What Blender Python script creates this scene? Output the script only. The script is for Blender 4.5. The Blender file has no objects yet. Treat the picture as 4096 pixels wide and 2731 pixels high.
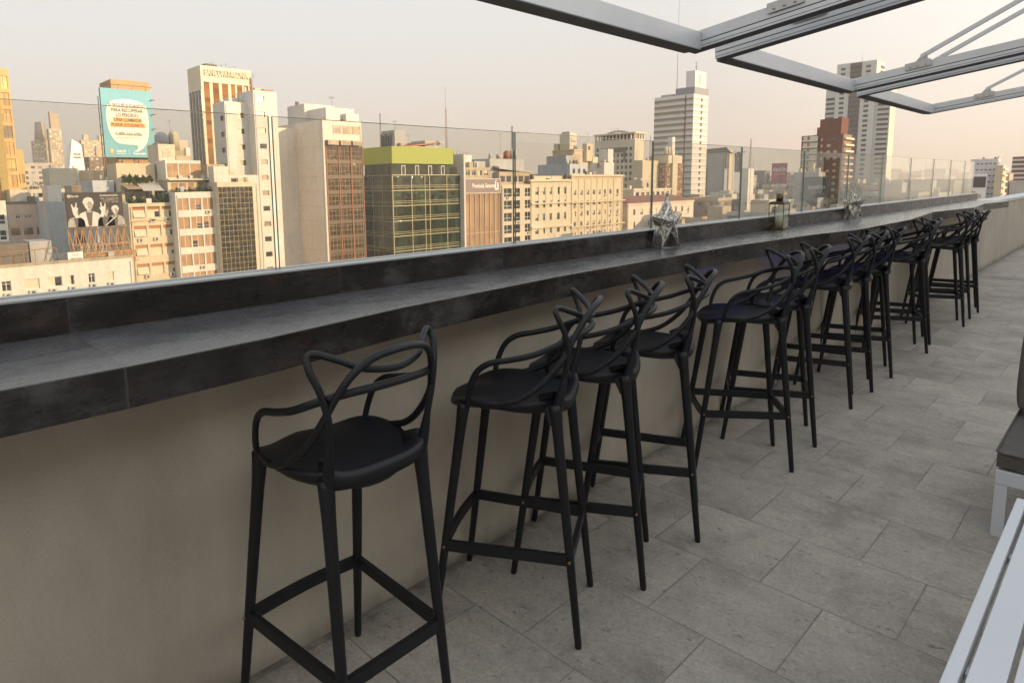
import bpy, bmesh, math, random
from mathutils import Vector, Matrix
R = math.radians
scene = bpy.context.scene
col = scene.collection
rnd = random.Random(7)

# ------------------------------------------------------------------ camera
cam_d = bpy.data.cameras.new("camera"); cam = bpy.data.objects.new("camera", cam_d); col.objects.link(cam)
PITCH, ROLL, YAW = R(7.64), R(-0.91), R(46.9)
FPX, PPX, PPY = 2586.0, 1834.0, 1085.0     # focal length and principal point, in pixels of the 4096 px wide frame (shift lens)
_right = Vector((math.cos(YAW), math.sin(YAW), 0)); _h = Vector((-math.sin(YAW), math.cos(YAW), 0)); _z = Vector((0, 0, 1))
_f = _h * math.cos(PITCH) - _z * math.sin(PITCH); _u = _h * math.sin(PITCH) + _z * math.cos(PITCH)
_r2 = _right * math.cos(ROLL) + _u * math.sin(ROLL); _u2 = -_right * math.sin(ROLL) + _u * math.cos(ROLL)
cam.matrix_world = Matrix(((_r2.x, _u2.x, -_f.x, 0), (_r2.y, _u2.y, -_f.y, 0), (_r2.z, _u2.z, -_f.z, 1.457), (0, 0, 0, 1)))
cam_d.sensor_width = 36; cam_d.lens = 36 * FPX / 4096; cam_d.shift_x = (2048 - PPX) / 4096; cam_d.shift_y = (PPY - 1365.5) / 4096; cam_d.clip_start = 0.05; cam_d.clip_end = 20000
scene.camera = cam

# ------------------------------------------------------------------ sky, sun, exposure
SUN_EL, SUN_AZ = R(11.5), R(24)          # azimuth from +X towards +Y
world = bpy.data.worlds.new("World"); scene.world = world; world.use_nodes = True
wn = world.node_tree; wn.nodes.clear()
out = wn.nodes.new("ShaderNodeOutputWorld"); bg = wn.nodes.new("ShaderNodeBackground")
sky = wn.nodes.new("ShaderNodeTexSky"); sky.sky_type = 'NISHITA'; sky.sun_disc = False
sky.sun_elevation = SUN_EL; sky.sun_rotation = math.pi / 2 - SUN_AZ
sky.altitude = 50; sky.air_density = 1.0; sky.dust_density = 2.5; sky.ozone_density = 1.0
# evening haze of the air itself: warm near the horizon, pale grey higher up
tc = wn.nodes.new("ShaderNodeTexCoord"); sx = wn.nodes.new("ShaderNodeSeparateXYZ"); wn.links.new(tc.outputs['Generated'], sx.inputs[0])
rp = wn.nodes.new("ShaderNodeValToRGB"); wn.links.new(sx.outputs['Z'], rp.inputs[0])
SKYRAMP = [(0.0, (0.73, 0.56, 0.45)), (0.06, (0.74, 0.62, 0.525)), (0.17, (0.76, 0.71, 0.655)), (0.32, (0.775, 0.775, 0.77)), (0.6, (0.75, 0.78, 0.81)), (1.0, (0.50, 0.55, 0.63))]
el = rp.color_ramp.elements
while len(el) > 1: el.remove(el[-1])
el[0].position = 0.0; el[0].color = (*SKYRAMP[0][1], 1)
for p_, c_ in SKYRAMP[1:]:
    e_ = el.new(p_); e_.color = (*c_, 1)
mulr = wn.nodes.new("ShaderNodeMixRGB"); mulr.blend_type = 'MIX'; mulr.inputs[0].default_value = 0.86
dp = wn.nodes.new("ShaderNodeVectorMath"); dp.operation = 'DOT_PRODUCT'; wn.links.new(tc.outputs['Generated'], dp.inputs[0]); dp.inputs[1].default_value = (math.cos(SUN_AZ), math.sin(SUN_AZ), 0.25)
mr = wn.nodes.new("ShaderNodeMapRange"); mr.inputs['From Min'].default_value = 0.0; mr.inputs['From Max'].default_value = 1.0; mr.inputs['To Min'].default_value = 9.6; mr.inputs['To Max'].default_value = 18.0; wn.links.new(dp.outputs['Value'], mr.inputs['Value'])
scl = wn.nodes.new("ShaderNodeVectorMath"); scl.operation = 'SCALE'; wn.links.new(mr.outputs[0], scl.inputs['Scale'])
wn.links.new(rp.outputs[0], scl.inputs[0]); wn.links.new(sky.outputs[0], mulr.inputs[1]); wn.links.new(scl.outputs[0], mulr.inputs[2])
wn.links.new(mulr.outputs[0], bg.inputs[0]); bg.inputs[1].default_value = 0.1; wn.links.new(bg.outputs[0], out.inputs[0])

sd = bpy.data.lights.new("sun", 'SUN'); sd.energy = 4.6; sd.angle = R(0.55); sd.color = (1.0, 0.71, 0.41)
sun = bpy.data.objects.new("sun", sd); col.objects.link(sun)
sdir = Vector((math.cos(SUN_EL) * math.cos(SUN_AZ), math.cos(SUN_EL) * math.sin(SUN_AZ), math.sin(SUN_EL)))
sun.rotation_euler = sdir.to_track_quat('Z', 'Y').to_euler(); sun.location = (0, 0, 60)
scene.view_settings.view_transform = 'Standard'; scene.view_settings.look = 'None'
scene.view_settings.gamma = 1; scene.view_settings.exposure = 0.36
scene.cycles.use_denoising = True
scene.cycles.max_bounces = 8; scene.cycles.diffuse_bounces = 3; scene.cycles.glossy_bounces = 3
scene.cycles.transparent_max_bounces = 40; scene.cycles.volume_bounces = 0; scene.cycles.transmission_bounces = 4

# ------------------------------------------------------------------ materials
MC = {}
class NT:
    def __init__(s, name):
        s.m = bpy.data.materials.new(name); s.m.use_nodes = True; s.t = s.m.node_tree
        s.b = s.t.nodes["Principled BSDF"]
    def n(s, typ, **kw):
        nd = s.t.nodes.new("ShaderNode" + typ)
        for k, v in kw.items(): setattr(nd, k, v)
        return nd
    def l(s, a, b): s.t.links.new(a, b)
    def math(s, op, a, b=None, c=None):
        nd = s.n("Math", operation=op)
        for i, v in enumerate((a, b, c)):
            if v is None: continue
            if isinstance(v, (int, float)): nd.inputs[i].default_value = v
            else: s.l(v, nd.inputs[i])
        return nd.outputs[0]
    def ramp(s, fac, pts, interp='LINEAR'):
        nd = s.n("ValToRGB"); s.l(fac, nd.inputs[0]); e = nd.color_ramp.elements; nd.color_ramp.interpolation = interp
        while len(e) > 1: e.remove(e[-1])
        for i, (p, c) in enumerate(pts):
            if isinstance(c, (int, float)): c = (c, c, c)
            q = e[0] if i == 0 else e.new(p)
            q.position = p; q.color = (*c, 1)
        return nd.outputs[0]
    def mix(s, f, a, b, mode='MIX'):
        nd = s.n("MixRGB", blend_type=mode)
        for i, v in enumerate((f, a, b)):
            if isinstance(v, (int, float)): nd.inputs[i].default_value = v
            elif isinstance(v, tuple): nd.inputs[i].default_value = (*v, 1)
            else: s.l(v, nd.inputs[i])
        return nd.outputs[0]
    def pos(s):
        return s.n("NewGeometry").outputs['Position']
    def noise(s, vec, scale, detail=4, rough=0.55, sc3=None, off=None):
        mp = s.n("Mapping"); s.l(vec, mp.inputs[0])
        if sc3: mp.inputs['Scale'].default_value = sc3
        if off: mp.inputs['Location'].default_value = off
        nd = s.n("TexNoise"); nd.inputs['Scale'].default_value = scale; nd.inputs['Detail'].default_value = detail; nd.inputs['Roughness'].default_value = rough
        s.l(mp.outputs[0], nd.inputs['Vector']); return nd.outputs['Fac']
    def bump(s, h, strength=0.3, dist=0.01):
        nd = s.n("Bump"); nd.inputs['Strength'].default_value = strength; nd.inputs['Distance'].default_value = dist
        s.l(h, nd.inputs['Height']); s.l(nd.outputs[0], s.b.inputs['Normal'])

def plain(name, c, rough=0.6, metal=0.0, spec=0.5, var=0.12, scale=6.0, bump=0.0):
    k = ('p', name)
    if k in MC: return MC[k]
    t = NT(name); v = t.noise(t.pos(), scale)
    cc = t.ramp(v, [(0.25, tuple(x * (1 - var) for x in c)), (0.75, tuple(min(1, x * (1 + var)) for x in c))])
    t.l(cc, t.b.inputs['Base Color'])
    t.b.inputs['Roughness'].default_value = rough; t.b.inputs['Metallic'].default_value = metal
    t.b.inputs['Specular IOR Level'].default_value = spec
    if bump: t.bump(t.noise(t.pos(), scale * 6), bump, 0.002)
    MC[k] = t.m; return t.m

def wallm(name, c, stain=0.35, rough=0.9):
    """painted render on a city building: broad tone changes and vertical rain streaks"""
    k = ('w', name)
    if k in MC: return MC[k]
    t = NT(name); p = t.pos()
    big = t.noise(p, 0.18, 5); streak = t.noise(p, 1.0, 5, 0.65, (1.3, 1.3, 0.10)); fine = t.noise(p, 2.6, 5, 0.7)
    a = t.ramp(big, [(0.3, tuple(x * 0.9 for x in c)), (0.7, tuple(min(1, x * 1.05) for x in c))])
    s = t.ramp(streak, [(0.45, 0.0), (0.75, 1.0)])
    s2 = t.math('MULTIPLY', s, stain)
    b = t.mix(s2, a, tuple(x * 0.5 for x in c))
    f = t.ramp(fine, [(0.35, 0.88), (0.65, 1.06)])
    t.l(t.mix(1.0, b, f, 'MULTIPLY'), t.b.inputs['Base Color'])
    t.b.inputs['Roughness'].default_value = rough; t.b.inputs['Specular IOR Level'].default_value = 0.25
    MC[k] = t.m; return t.m

def city_tex(name, c, win=(0.10, 0.11, 0.12), pu=3.0, pz=3.05, fu=(0.22, 0.78), fz=(0.26, 0.78), glassy=False):
    """facade of a far building: storeys of windows, a random tone in each, some blinds down"""
    k = ('c', name)
    if k in MC: return MC[k]
    t = NT(name); g = t.n("NewGeometry"); sp = t.n("SeparateXYZ"); t.l(g.outputs['Position'], sp.inputs[0])
    sn = t.n("SeparateXYZ"); t.l(g.outputs['Normal'], sn.inputs[0])
    oi = t.n("ObjectInfo"); rn = oi.outputs['Random']
    isx = t.math('GREATER_THAN', t.math('ABSOLUTE', sn.outputs['X']), 0.5)
    isz = t.math('GREATER_THAN', t.math('ABSOLUTE', sn.outputs['Z']), 0.5)
    mu = t.n("Mix"); t.l(isx, mu.inputs['Factor']); t.l(sp.outputs['X'], mu.inputs['A']); t.l(sp.outputs['Y'], mu.inputs['B'])
    per = t.math('MULTIPLY_ADD', rn, 1.3, pu * 0.8)
    u = t.math('DIVIDE', t.math('ADD', mu.outputs['Result'], t.math('MULTIPLY', rn, 7.0)), per)
    v = t.math('ADD', t.math('DIVIDE', sp.outputs['Z'], pz), t.math('MULTIPLY', rn, 5.0))
    uf = t.math('FRACT', u); vf = t.math('FRACT', v)
    m = t.math('MULTIPLY', t.math('GREATER_THAN', uf, fu[0]), t.math('LESS_THAN', uf, fu[1]))
    m = t.math('MULTIPLY', m, t.math('MULTIPLY', t.math('GREATER_THAN', vf, fz[0]), t.math('LESS_THAN', vf, fz[1])))
    m = t.math('MULTIPLY', m, t.math('SUBTRACT', 1.0, isz))
    # some blank party walls
    blank = t.math('GREATER_THAN', t.math('FRACT', t.math('ADD', t.math('MULTIPLY', rn, 13.7), t.math('MULTIPLY', isx, 0.37))), 0.14)
    m = t.math('MULTIPLY', m, blank)
    cx = t.n("CombineXYZ"); t.l(t.math('FLOOR', u), cx.inputs[0]); t.l(t.math('FLOOR', v), cx.inputs[1]); t.l(rn, cx.inputs[2])
    wnz = t.n("TexWhiteNoise"); t.l(cx.outputs[0], wnz.inputs['Vector'])
    wc = t.ramp(wnz.outputs['Value'], [(0.0, tuple(x * 0.4 for x in win)), (0.55, tuple(x * 1.0 for x in win)), (0.75, tuple(min(1, x * 3.2) for x in win)), (1.0, (0.5, 0.44, 0.36))])
    big = t.noise(g.outputs['Position'], 0.22, 5); streak = t.noise(g.outputs['Position'], 0.9, 4, 0.6, (1.2, 1.2, 0.15))
    base = t.ramp(big, [(0.3, tuple(x * 0.78 for x in c)), (0.7, c)])
    base = t.mix(t.math('MULTIPLY', t.ramp(streak, [(0.45, 0.0), (0.75, 0.5)]), 0.8), base, tuple(x * 0.5 for x in c))
    tone = t.ramp(rn, [(0.0, (0.74, 0.70, 0.66)), (0.35, (1.0, 0.97, 0.92)), (0.7, (0.86, 0.8, 0.7)), (1.0, (1.0, 1.0, 1.0))])
    base = t.mix(1.0, base, tone, 'MULTIPLY')
    roof = t.mix(t.noise(g.outputs['Position'], 0.5, 4), (0.20, 0.19, 0.18), (0.36, 0.32, 0.28))
    base = t.mix(isz, base, roof)
    t.l(t.mix(m, base, wc), t.b.inputs['Base Color'])
    t.l(t.math('MULTIPLY_ADD', m, -0.7 if glassy else -0.55, 0.85), t.b.inputs['Roughness'])
    MC[k] = t.m; return t.m

def glassm(name, tint, rough=0.06, wob=0.25, pw=1.2, ph=1.5, spec=0.8, metal=0.0, lo=0.5, hi=1.9):
    """curtain-wall glass seen from outside: dark, reflective, each pane set at a slightly different tone and tilt"""
    k = ('g', name)
    if k in MC: return MC[k]
    t = NT(name); g = t.n("NewGeometry"); sp = t.n("SeparateXYZ"); t.l(g.outputs['Position'], sp.inputs[0])
    u = t.math('FLOOR', t.math('DIVIDE', t.math('ADD', sp.outputs['X'], sp.outputs['Y']), pw)); v = t.math('FLOOR', t.math('DIVIDE', sp.outputs['Z'], ph))
    cx = t.n("CombineXYZ"); t.l(u, cx.inputs[0]); t.l(v, cx.inputs[1])
    w = t.n("TexWhiteNoise"); t.l(cx.outputs[0], w.inputs['Vector'])
    big = t.noise(g.outputs['Position'], 0.22, 3)
    f = t.math('ADD', t.math('MULTIPLY', w.outputs['Value'], 0.55), t.math('MULTIPLY', big, 0.5))
    t.l(t.ramp(f, [(0.15, tuple(x * lo for x in tint)), (0.55, tint), (0.95, tuple(min(1, x * hi) for x in tint))]), t.b.inputs['Base Color'])
    t.b.inputs['Roughness'].default_value = rough; t.b.inputs['Specular IOR Level'].default_value = spec; t.b.inputs['Metallic'].default_value = metal
    t.bump(t.math('ADD', t.noise(g.outputs['Position'], 0.8, 2), t.math('MULTIPLY', w.outputs['Value'], 0.15)), wob, 0.12)
    MC[k] = t.m; return t.m

def emit(name, c, s):
    t = NT(name); t.b.inputs['Base Color'].default_value = (*c, 1); t.b.inputs['Emission Color'].default_value = (*c, 1); t.b.inputs['Emission Strength'].default_value = s
    return t.m

def clearglass(name, tint=(0.93, 0.945, 0.92), refl=0.9, rough=0.0):
    t = NT(name); t.t.nodes.remove(t.b)
    tr = t.n("BsdfTransparent"); tr.inputs[0].default_value = (*tint, 1)
    gl = t.n("BsdfGlossy"); gl.inputs[0].default_value = (0.97, 1.0, 0.98, 1); gl.inputs['Roughness'].default_value = rough
    fr = t.n("LayerWeight"); fr.inputs[0].default_value = 0.5
    fs = t.math('MULTIPLY_ADD', t.math('POWER', fr.outputs['Facing'], 5.0), 0.96, 0.04)
    mx = t.n("MixShader"); t.l(t.math('MULTIPLY', fs, refl), mx.inputs[0]); t.l(tr.outputs[0], mx.inputs[1]); t.l(gl.outputs[0], mx.inputs[2])
    t.l(mx.outputs[0], t.t.nodes["Material Output"].inputs[0])
    return t.m

# ------------------------------------------------------------------ mesh helpers
class MB:
    def __init__(s): s.v = []; s.f = []; s.mi = []; s.sm = []
    def quad(s, a, b, c, d, m=0, smooth=False):
        i = len(s.v); s.v += [tuple(a), tuple(b), tuple(c), tuple(d)]; s.f.append((i, i + 1, i + 2, i + 3)); s.mi.append(m); s.sm.append(smooth)
    def box(s, x0, x1, y0, y1, z0, z1, m=0, M=None):
        P = [(x0, y0, z0), (x1, y0, z0), (x1, y1, z0), (x0, y1, z0), (x0, y0, z1), (x1, y0, z1), (x1, y1, z1), (x0, y1, z1)]
        if M is not None: P = [tuple(M @ Vector(p)) for p in P]
        i = len(s.v); s.v += P
        for f in ((0, 3, 2, 1), (4, 5, 6, 7), (0, 1, 5, 4), (1, 2, 6, 5), (2, 3, 7, 6), (3, 0, 4, 7)):
            s.f.append(tuple(i + k for k in f)); s.mi.append(m); s.sm.append(False)
    def prism(s, pts, z0, z1, m=0, mt=None):
        """pts counter-clockwise in xy"""
        n = len(pts); i = len(s.v); s.v += [(p[0], p[1], z0) for p in pts] + [(p[0], p[1], z1) for p in pts]
        s.f.append(tuple(i + n + k for k in range(n))); s.mi.append(m if mt is None else mt); s.sm.append(False)
        s.f.append(tuple(i + k for k in reversed(range(n)))); s.mi.append(m); s.sm.append(False)
        for k in range(n):
            j = (k + 1) % n; s.f.append((i + k, i + j, i + n + j, i + n + k)); s.mi.append(m); s.sm.append(False)
    def tube(s, P, rad, n=8, m=0, squash=None, close=False, cap=True):
        """swept tube; rad number or list; squash=(a,b) scales the section along (side, normal)"""
        P = [Vector(p) for p in P]; N = len(P)
        if isinstance(rad, (int, float)): rad = [rad] * N
        ref = Vector((0, 0, 1)); prev = None; base = len(s.v)
        for i, p in enumerate(P):
            if close: t = (P[(i + 1) % N] - P[i - 1]).normalized()
            else: t = (P[min(i + 1, N - 1)] - P[max(i - 1, 0)]).normalized()
            if prev is None:
                a = t.cross(ref if abs(t.dot(ref)) < 0.95 else Vector((1, 0, 0))).normalized()
            else:
                a = (prev - t * prev.dot(t)).normalized()
            prev = a; b = t.cross(a)
            sa, sb = squash if squash else (1, 1)
            for k in range(n):
                th = 2 * math.pi * k / n
                s.v.append(tuple(p + a * (math.cos(th) * rad[i] * sa) + b * (math.sin(th) * rad[i] * sb)))
        for i in range(N if close else N - 1):
            j = (i + 1) % N
            for k in range(n):
                l = (k + 1) % n
                s.f.append((base + i * n + k, base + i * n + l, base + j * n + l, base + j * n + k)); s.mi.append(m); s.sm.append(True)
        if cap and not close:
            s.f.append(tuple(base + k for k in reversed(range(n)))); s.mi.append(m); s.sm.append(False)
            s.f.append(tuple(base + (N - 1) * n + k for k in range(n))); s.mi.append(m); s.sm.append(False)
    def cyl(s, p0, p1, r0, r1=None, n=16, m=0): s.tube([p0, p1], [r0, r0 if r1 is None else r1], n, m)
    def mesh(s, name, mats):
        me = bpy.data.meshes.new(name); me.from_pydata(s.v, [], s.f)
        for mt in (mats if isinstance(mats, (list, tuple)) else [mats]): me.materials.append(mt)
        me.polygons.foreach_set('material_index', s.mi); me.polygons.foreach_set('use_smooth', s.sm); me.update(); return me
    def build(s, name, mats, parent=None, bevel=0, fixn=False):
        o = bpy.data.objects.new(name, s.mesh(name, mats)); col.objects.link(o)
        if parent: o.parent = parent
        if fixn:
            bm = bmesh.new(); bm.from_mesh(o.data); bmesh.ops.recalc_face_normals(bm, faces=bm.faces); bm.to_mesh(o.data); bm.free()
        if bevel:
            b = o.modifiers.new('bevel', 'BEVEL'); b.width = bevel; b.segments = 2; b.limit_method = 'ANGLE'
        return o

def spline(P, n=8):
    """Catmull-Rom through the points"""
    P = [Vector(p) for p in P]; Q = [2 * P[0] - P[1]] + P + [2 * P[-1] - P[-2]]; out = []
    for i in range(1, len(Q) - 2):
        a, b, c, d = Q[i - 1:i + 3]
        for k in range(n):
            t = k / n
            out.append(0.5 * ((2 * b) + (c - a) * t + (2 * a - 5 * b + 4 * c - d) * t * t + (3 * b - a - 3 * c + d) * t ** 3))
    out.append(P[-1]); return out

def tag(o, label=None, cat=None, group=None, kind=None):
    if label: o['label'] = label
    if cat: o['category'] = cat
    if group: o['group'] = group
    if kind: o['kind'] = kind
    return o
def empty(name, loc=(0, 0, 0), rz=0, label=None, cat=None, group=None):
    o = bpy.data.objects.new(name, None); col.objects.link(o); o.location = loc; o.rotation_euler = (0, 0, rz)
    return tag(o, label, cat, group)
def copy_tree(o, parent=None):
    c = o.copy(); col.objects.link(c); c.parent = parent
    for ch in o.children: copy_tree(ch, c)
    return c
def inst(me, name, parent, loc, rz=0):
    o = bpy.data.objects.new(name, me); col.objects.link(o); o.parent = parent; o.location = loc; o.rotation_euler = (0, 0, rz); return o

def text_mesh(s, size, depth=0.02, bold=0.0, align='CENTER', space=1.0, shear=0.0):
    cu = bpy.data.curves.new('lettering', 'FONT'); cu.body = s; cu.size = size; cu.extrude = depth; cu.offset = bold
    cu.align_x = align; cu.align_y = 'CENTER'; cu.space_character = space; cu.shear = shear; cu.resolution_u = 3
    o = bpy.data.objects.new('tmp', cu); col.objects.link(o); dg = bpy.context.evaluated_depsgraph_get()
    me = bpy.data.meshes.new_from_object(o.evaluated_get(dg)); bpy.data.objects.remove(o); return me
def letters(s, size, loc, mat, parent, facing='E', depth=0.03, bold=0.0, align='CENTER', squeeze=1.0, space=1.0, name='lettering', shear=0.0):
    me = text_mesh(s, size, depth, bold, align, space, shear); me.materials.clear(); me.materials.append(mat)
    o = bpy.data.objects.new(name, me); col.objects.link(o); o.parent = parent; o.location = loc
    o.rotation_euler = (R(90), 0, R(90) if facing == 'E' else (facing if isinstance(facing, float) else 0)); o.scale = (squeeze, 1, 1); return o

# ------------------------------------------------------------------ terrace: floor, wall, counter, upstand, glass
def floor_mat():
    t = NT("stone_paving"); g = t.n("NewGeometry"); p = g.outputs['Position']; sp = t.n("SeparateXYZ"); t.l(p, sp.inputs[0])
    ry = t.math('DIVIDE', t.math('SUBTRACT', sp.outputs['Y'], 1.871), 0.4135); row = t.math('FLOOR', ry); fy = t.math('FRACT', ry)
    sh = t.math('MULTIPLY', t.math('FLOORED_MODULO', row, 2.0), 0.5)
    rx = t.math('ADD', t.math('DIVIDE', t.math('ADD', sp.outputs['X'], 0.647), 0.425), sh); cx = t.math('FLOOR', rx); fx = t.math('FRACT', rx)
    dx = t.math('MULTIPLY', t.math('MINIMUM', fx, t.math('SUBTRACT', 1.0, fx)), 0.425); dy = t.math('MULTIPLY', t.math('MINIMUM', fy, t.math('SUBTRACT', 1.0, fy)), 0.4135)
    wob = t.math('MULTIPLY', t.math('SUBTRACT', t.noise(p, 60, 3), 0.5), 0.0022)
    d = t.math('ADD', t.math('MINIMUM', dx, dy), wob)
    joint = t.ramp(d, [(0.0009, 1.0), (0.0024, 0.0)])
    cb = t.n("CombineXYZ"); t.l(cx, cb.inputs[0]); t.l(row, cb.inputs[1]); wn_ = t.n("TexWhiteNoise"); t.l(cb.outputs[0], wn_.inputs['Vector'])
    tone = t.ramp(wn_.outputs['Value'], [(0.0, (0.33, 0.297, 0.255)), (0.06, (0.40, 0.36, 0.308)), (0.5, (0.435, 0.39, 0.33)), (1.0, (0.465, 0.415, 0.35))])
    off = t.n("VectorMath", operation='MULTIPLY_ADD'); t.l(wn_.outputs['Color'], off.inputs[0]); off.inputs[1].default_value = (9, 9, 9); t.l(p, off.inputs[2]); q = off.outputs[0]
    cloud = t.ramp(t.noise(q, 3.2, 6, 0.65), [(0.30, (0.66, 0.65, 0.64)), (0.48, (0.95, 0.94, 0.93)), (0.72, (1.12, 1.11, 1.08))])
    grain = t.ramp(t.noise(q, 80, 6, 0.8), [(0.32, 0.72), (0.68, 1.19)])
    pits = t.ramp(t.noise(q, 24, 5, 0.8, (0.85, 1.3, 1)), [(0.60, 1.0), (0.67, 0.42)])
    veins = t.ramp(t.noise(q, 9, 6, 0.75, (0.9, 1.25, 1)), [(0.42, 1.0), (0.62, 0.86)])
    wear = t.ramp(t.noise(p, 0.75, 4), [(0.35, 0.86), (0.62, 1.05)])
    # darker along the foot of the wall
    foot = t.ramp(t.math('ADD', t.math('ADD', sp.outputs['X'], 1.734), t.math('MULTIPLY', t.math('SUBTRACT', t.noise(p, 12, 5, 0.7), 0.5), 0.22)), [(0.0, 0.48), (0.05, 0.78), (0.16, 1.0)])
    c = tone
    for k in (cloud, grain, pits, veins, wear, foot): c = t.mix(1.0, c, k, 'MULTIPLY')
    rust = t.ramp(t.noise(p, 1.7, 4, 0.6, None, (3.3, 1.1, 0)), [(0.66, 0.0), (0.8, 0.35)])
    c = t.mix(rust, c, (0.30, 0.19, 0.12))
    jv = t.ramp(t.noise(p, 3.0, 4, 0.7), [(0.35, 0.35), (0.6, 1.0)]); c = t.mix(t.math('MULTIPLY', joint, jv), c, (0.14, 0.127, 0.11)); t.l(c, t.b.inputs['Base Color'])
    t.b.inputs['Specular IOR Level'].default_value = 0.35
    t.l(t.ramp(t.noise(q, 4, 4), [(0.3, 0.55), (0.7, 0.8)]), t.b.inputs['Roughness'])
    h = t.math('SUBTRACT', t.math('MULTIPLY', t.noise(q, 60, 5, 0.7), 0.35), joint)
    t.bump(h, 0.45, 0.003)
    return t.m
def oxid_mat():
    t = NT("oxidised_dark_tile"); g = t.n("NewGeometry"); p = g.outputs['Position']; sp = t.n("SeparateXYZ"); t.l(p, sp.inputs[0])
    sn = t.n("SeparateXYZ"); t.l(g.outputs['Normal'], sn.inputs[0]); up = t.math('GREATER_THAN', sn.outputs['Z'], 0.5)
    back = t.math('LESS_THAN', sp.outputs['X'], -1.838)
    # slabs 1.49 m long on the counter, 0.745 m on the upstand
    yy = t.math('SUBTRACT', sp.outputs['Y'], 0.376)
    L = t.math('MULTIPLY_ADD', back, -0.80, 1.60); f = t.math('FRACT', t.math('DIVIDE', yy, L)); idn = t.math('FLOOR', t.math('DIVIDE', yy, L))
    d = t.math('MULTIPLY', t.math('MINIMUM', f, t.math('SUBTRACT', 1.0, f)), L)
    jt = t.ramp(d, [(0.0010, 1.0), (0.0022, 0.0)])
    cb = t.n("CombineXYZ"); t.l(idn, cb.inputs[0]); t.l(back, cb.inputs[1]); t.l(up, cb.inputs[2]); w = t.n("TexWhiteNoise"); t.l(cb.outputs[0], w.inputs['Vector'])
    off = t.n("VectorMath", operation='MULTIPLY_ADD'); t.l(w.outputs['Color'], off.inputs[0]); off.inputs[1].default_value = (11, 11, 11); t.l(p, off.inputs[2]); q = off.outputs[0]
    a = t.noise(q, 2.6, 7, 0.68, (1, 1, 1.6)); b = t.noise(q, 9, 7, 0.75, (1.5, 0.6, 1.5)); fine = t.noise(q, 60, 5, 0.75)
    m = t.math('ADD', t.math('MULTIPLY', a, 0.65), t.math('MULTIPLY', b, 0.42))
    c = t.ramp(m, [(0.42, (0.013, 0.012, 0.011)), (0.52, (0.021, 0.018, 0.0165)), (0.57, (0.034, 0.030, 0.028)), (0.63, (0.066, 0.062, 0.060)), (0.76, (0.115, 0.11, 0.107))])
    rust = t.ramp(t.noise(q, 6.5, 7, 0.75, (1, .6, 1.3), (5, 2, 1)), [(0.52, 0.0), (0.66, 0.7)])
    c = t.mix(rust, c, (0.062, 0.032, 0.022))
    pit = t.ramp(t.noise(q, 21, 6, 0.8), [(0.60, 1.0), (0.645, 0.35)]); c = t.mix(1.0, c, pit, 'MULTIPLY')
    c = t.mix(1.0, c, t.ramp(fine, [(0.3, 0.8), (0.7, 1.2)]), 'MULTIPLY')
    c = t.mix(up, c, t.mix(0.72, c, t.ramp(m, [(0.35, (0.075, 0.075, 0.08)), (0.62, (0.135, 0.135, 0.138))])))  # upward faces painted paler, standing in for the sky's reflection
    c = t.mix(jt, c, (0.065, 0.063, 0.06)); t.l(c, t.b.inputs['Base Color'])
    t.l(t.ramp(b, [(0.3, 0.20), (0.6, 0.30)]), t.b.inputs['Roughness']); t.l(t.math('MULTIPLY_ADD', up, 0.60, 0.40), t.b.inputs['Specular IOR Level'])
    t.bump(t.math('ADD', t.math('MULTIPLY', fine, 0.5), b), 0.12, 0.003)
    return t.m
def plaster_mat():
    t = NT("cement_plaster"); g = t.n("NewGeometry"); p = g.outputs['Position']; sp = t.n("SeparateXYZ"); t.l(p, sp.inputs[0])
    a = t.noise(p, 1.6, 6, 0.6, (1, 1, 1.1)); b = t.noise(p, 5.0, 5, 0.6, (1, 1, 0.45)); run = t.noise(p, 1.4, 4, 0.6, (1, 1.6, 0.35)); fine = t.noise(p, 120, 4, 0.7)
    c = t.ramp(a, [(0.30, (0.45, 0.385, 0.315)), (0.5, (0.49, 0.43, 0.345)), (0.7, (0.515, 0.465, 0.375))])
    c = t.mix(1.0, c, t.ramp(b, [(0.3, 0.88), (0.65, 1.05)]), 'MULTIPLY')
    c = t.mix(1.0, c, t.ramp(run, [(0.30, (0.86, 0.87, 0.85)), (0.5, (1, 1, 1))]), 'MULTIPLY')
    c = t.mix(1.0, c, t.ramp(fine, [(0.3, 0.93), (0.7, 1.07)]), 'MULTIPLY')
    scuff = t.ramp(t.noise(p, 7, 6, 0.8, (1, .35, 2.6)), [(0.63, 1.0), (0.70, 0.80)]); c = t.mix(1.0, c, scuff, 'MULTIPLY')
    grime = t.ramp(t.math('ADD', sp.outputs['Z'], t.math('MULTIPLY', t.math('SUBTRACT', b, 0.5), 0.12)), [(0.0, 0.5), (0.02, 0.72), (0.08, 1.0)])  # darker towards the bottom of the wall
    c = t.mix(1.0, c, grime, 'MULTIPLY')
    t.l(c, t.b.inputs['Base Color']); t.b.inputs['Roughness'].default_value = 0.62; t.b.inputs['Specular IOR Level'].default_value = 0.4
    t.bump(t.math('ADD', t.math('MULTIPLY', fine, 0.3), a), 0.25, 0.006)
    return t.m
M_floor, M_ox, M_pl = floor_mat(), oxid_mat(), plaster_mat()
M_cap = plain("pale_aluminium_cap", (0.46, 0.47, 0.47), 0.4, 0.4, var=0.05)
M_white = plain("white_powder_coat", (0.62, 0.64, 0.66), 0.42, var=0.03, scale=3)
M_alu = plain("brushed_aluminium", (0.62, 0.635, 0.65), 0.42, 0.35, var=0.06, scale=4)
M_aluD = plain("dark_groove", (0.045, 0.05, 0.062), 0.6, 0.0)  # rail grooves, and the painted shade beneath the rails
M_steel = plain("stainless_steel", (0.42, 0.42, 0.42), 0.3, 0.9)
M_capwall = plain("white_coping", (0.62, 0.61, 0.58), 0.6, var=0.06)

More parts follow.
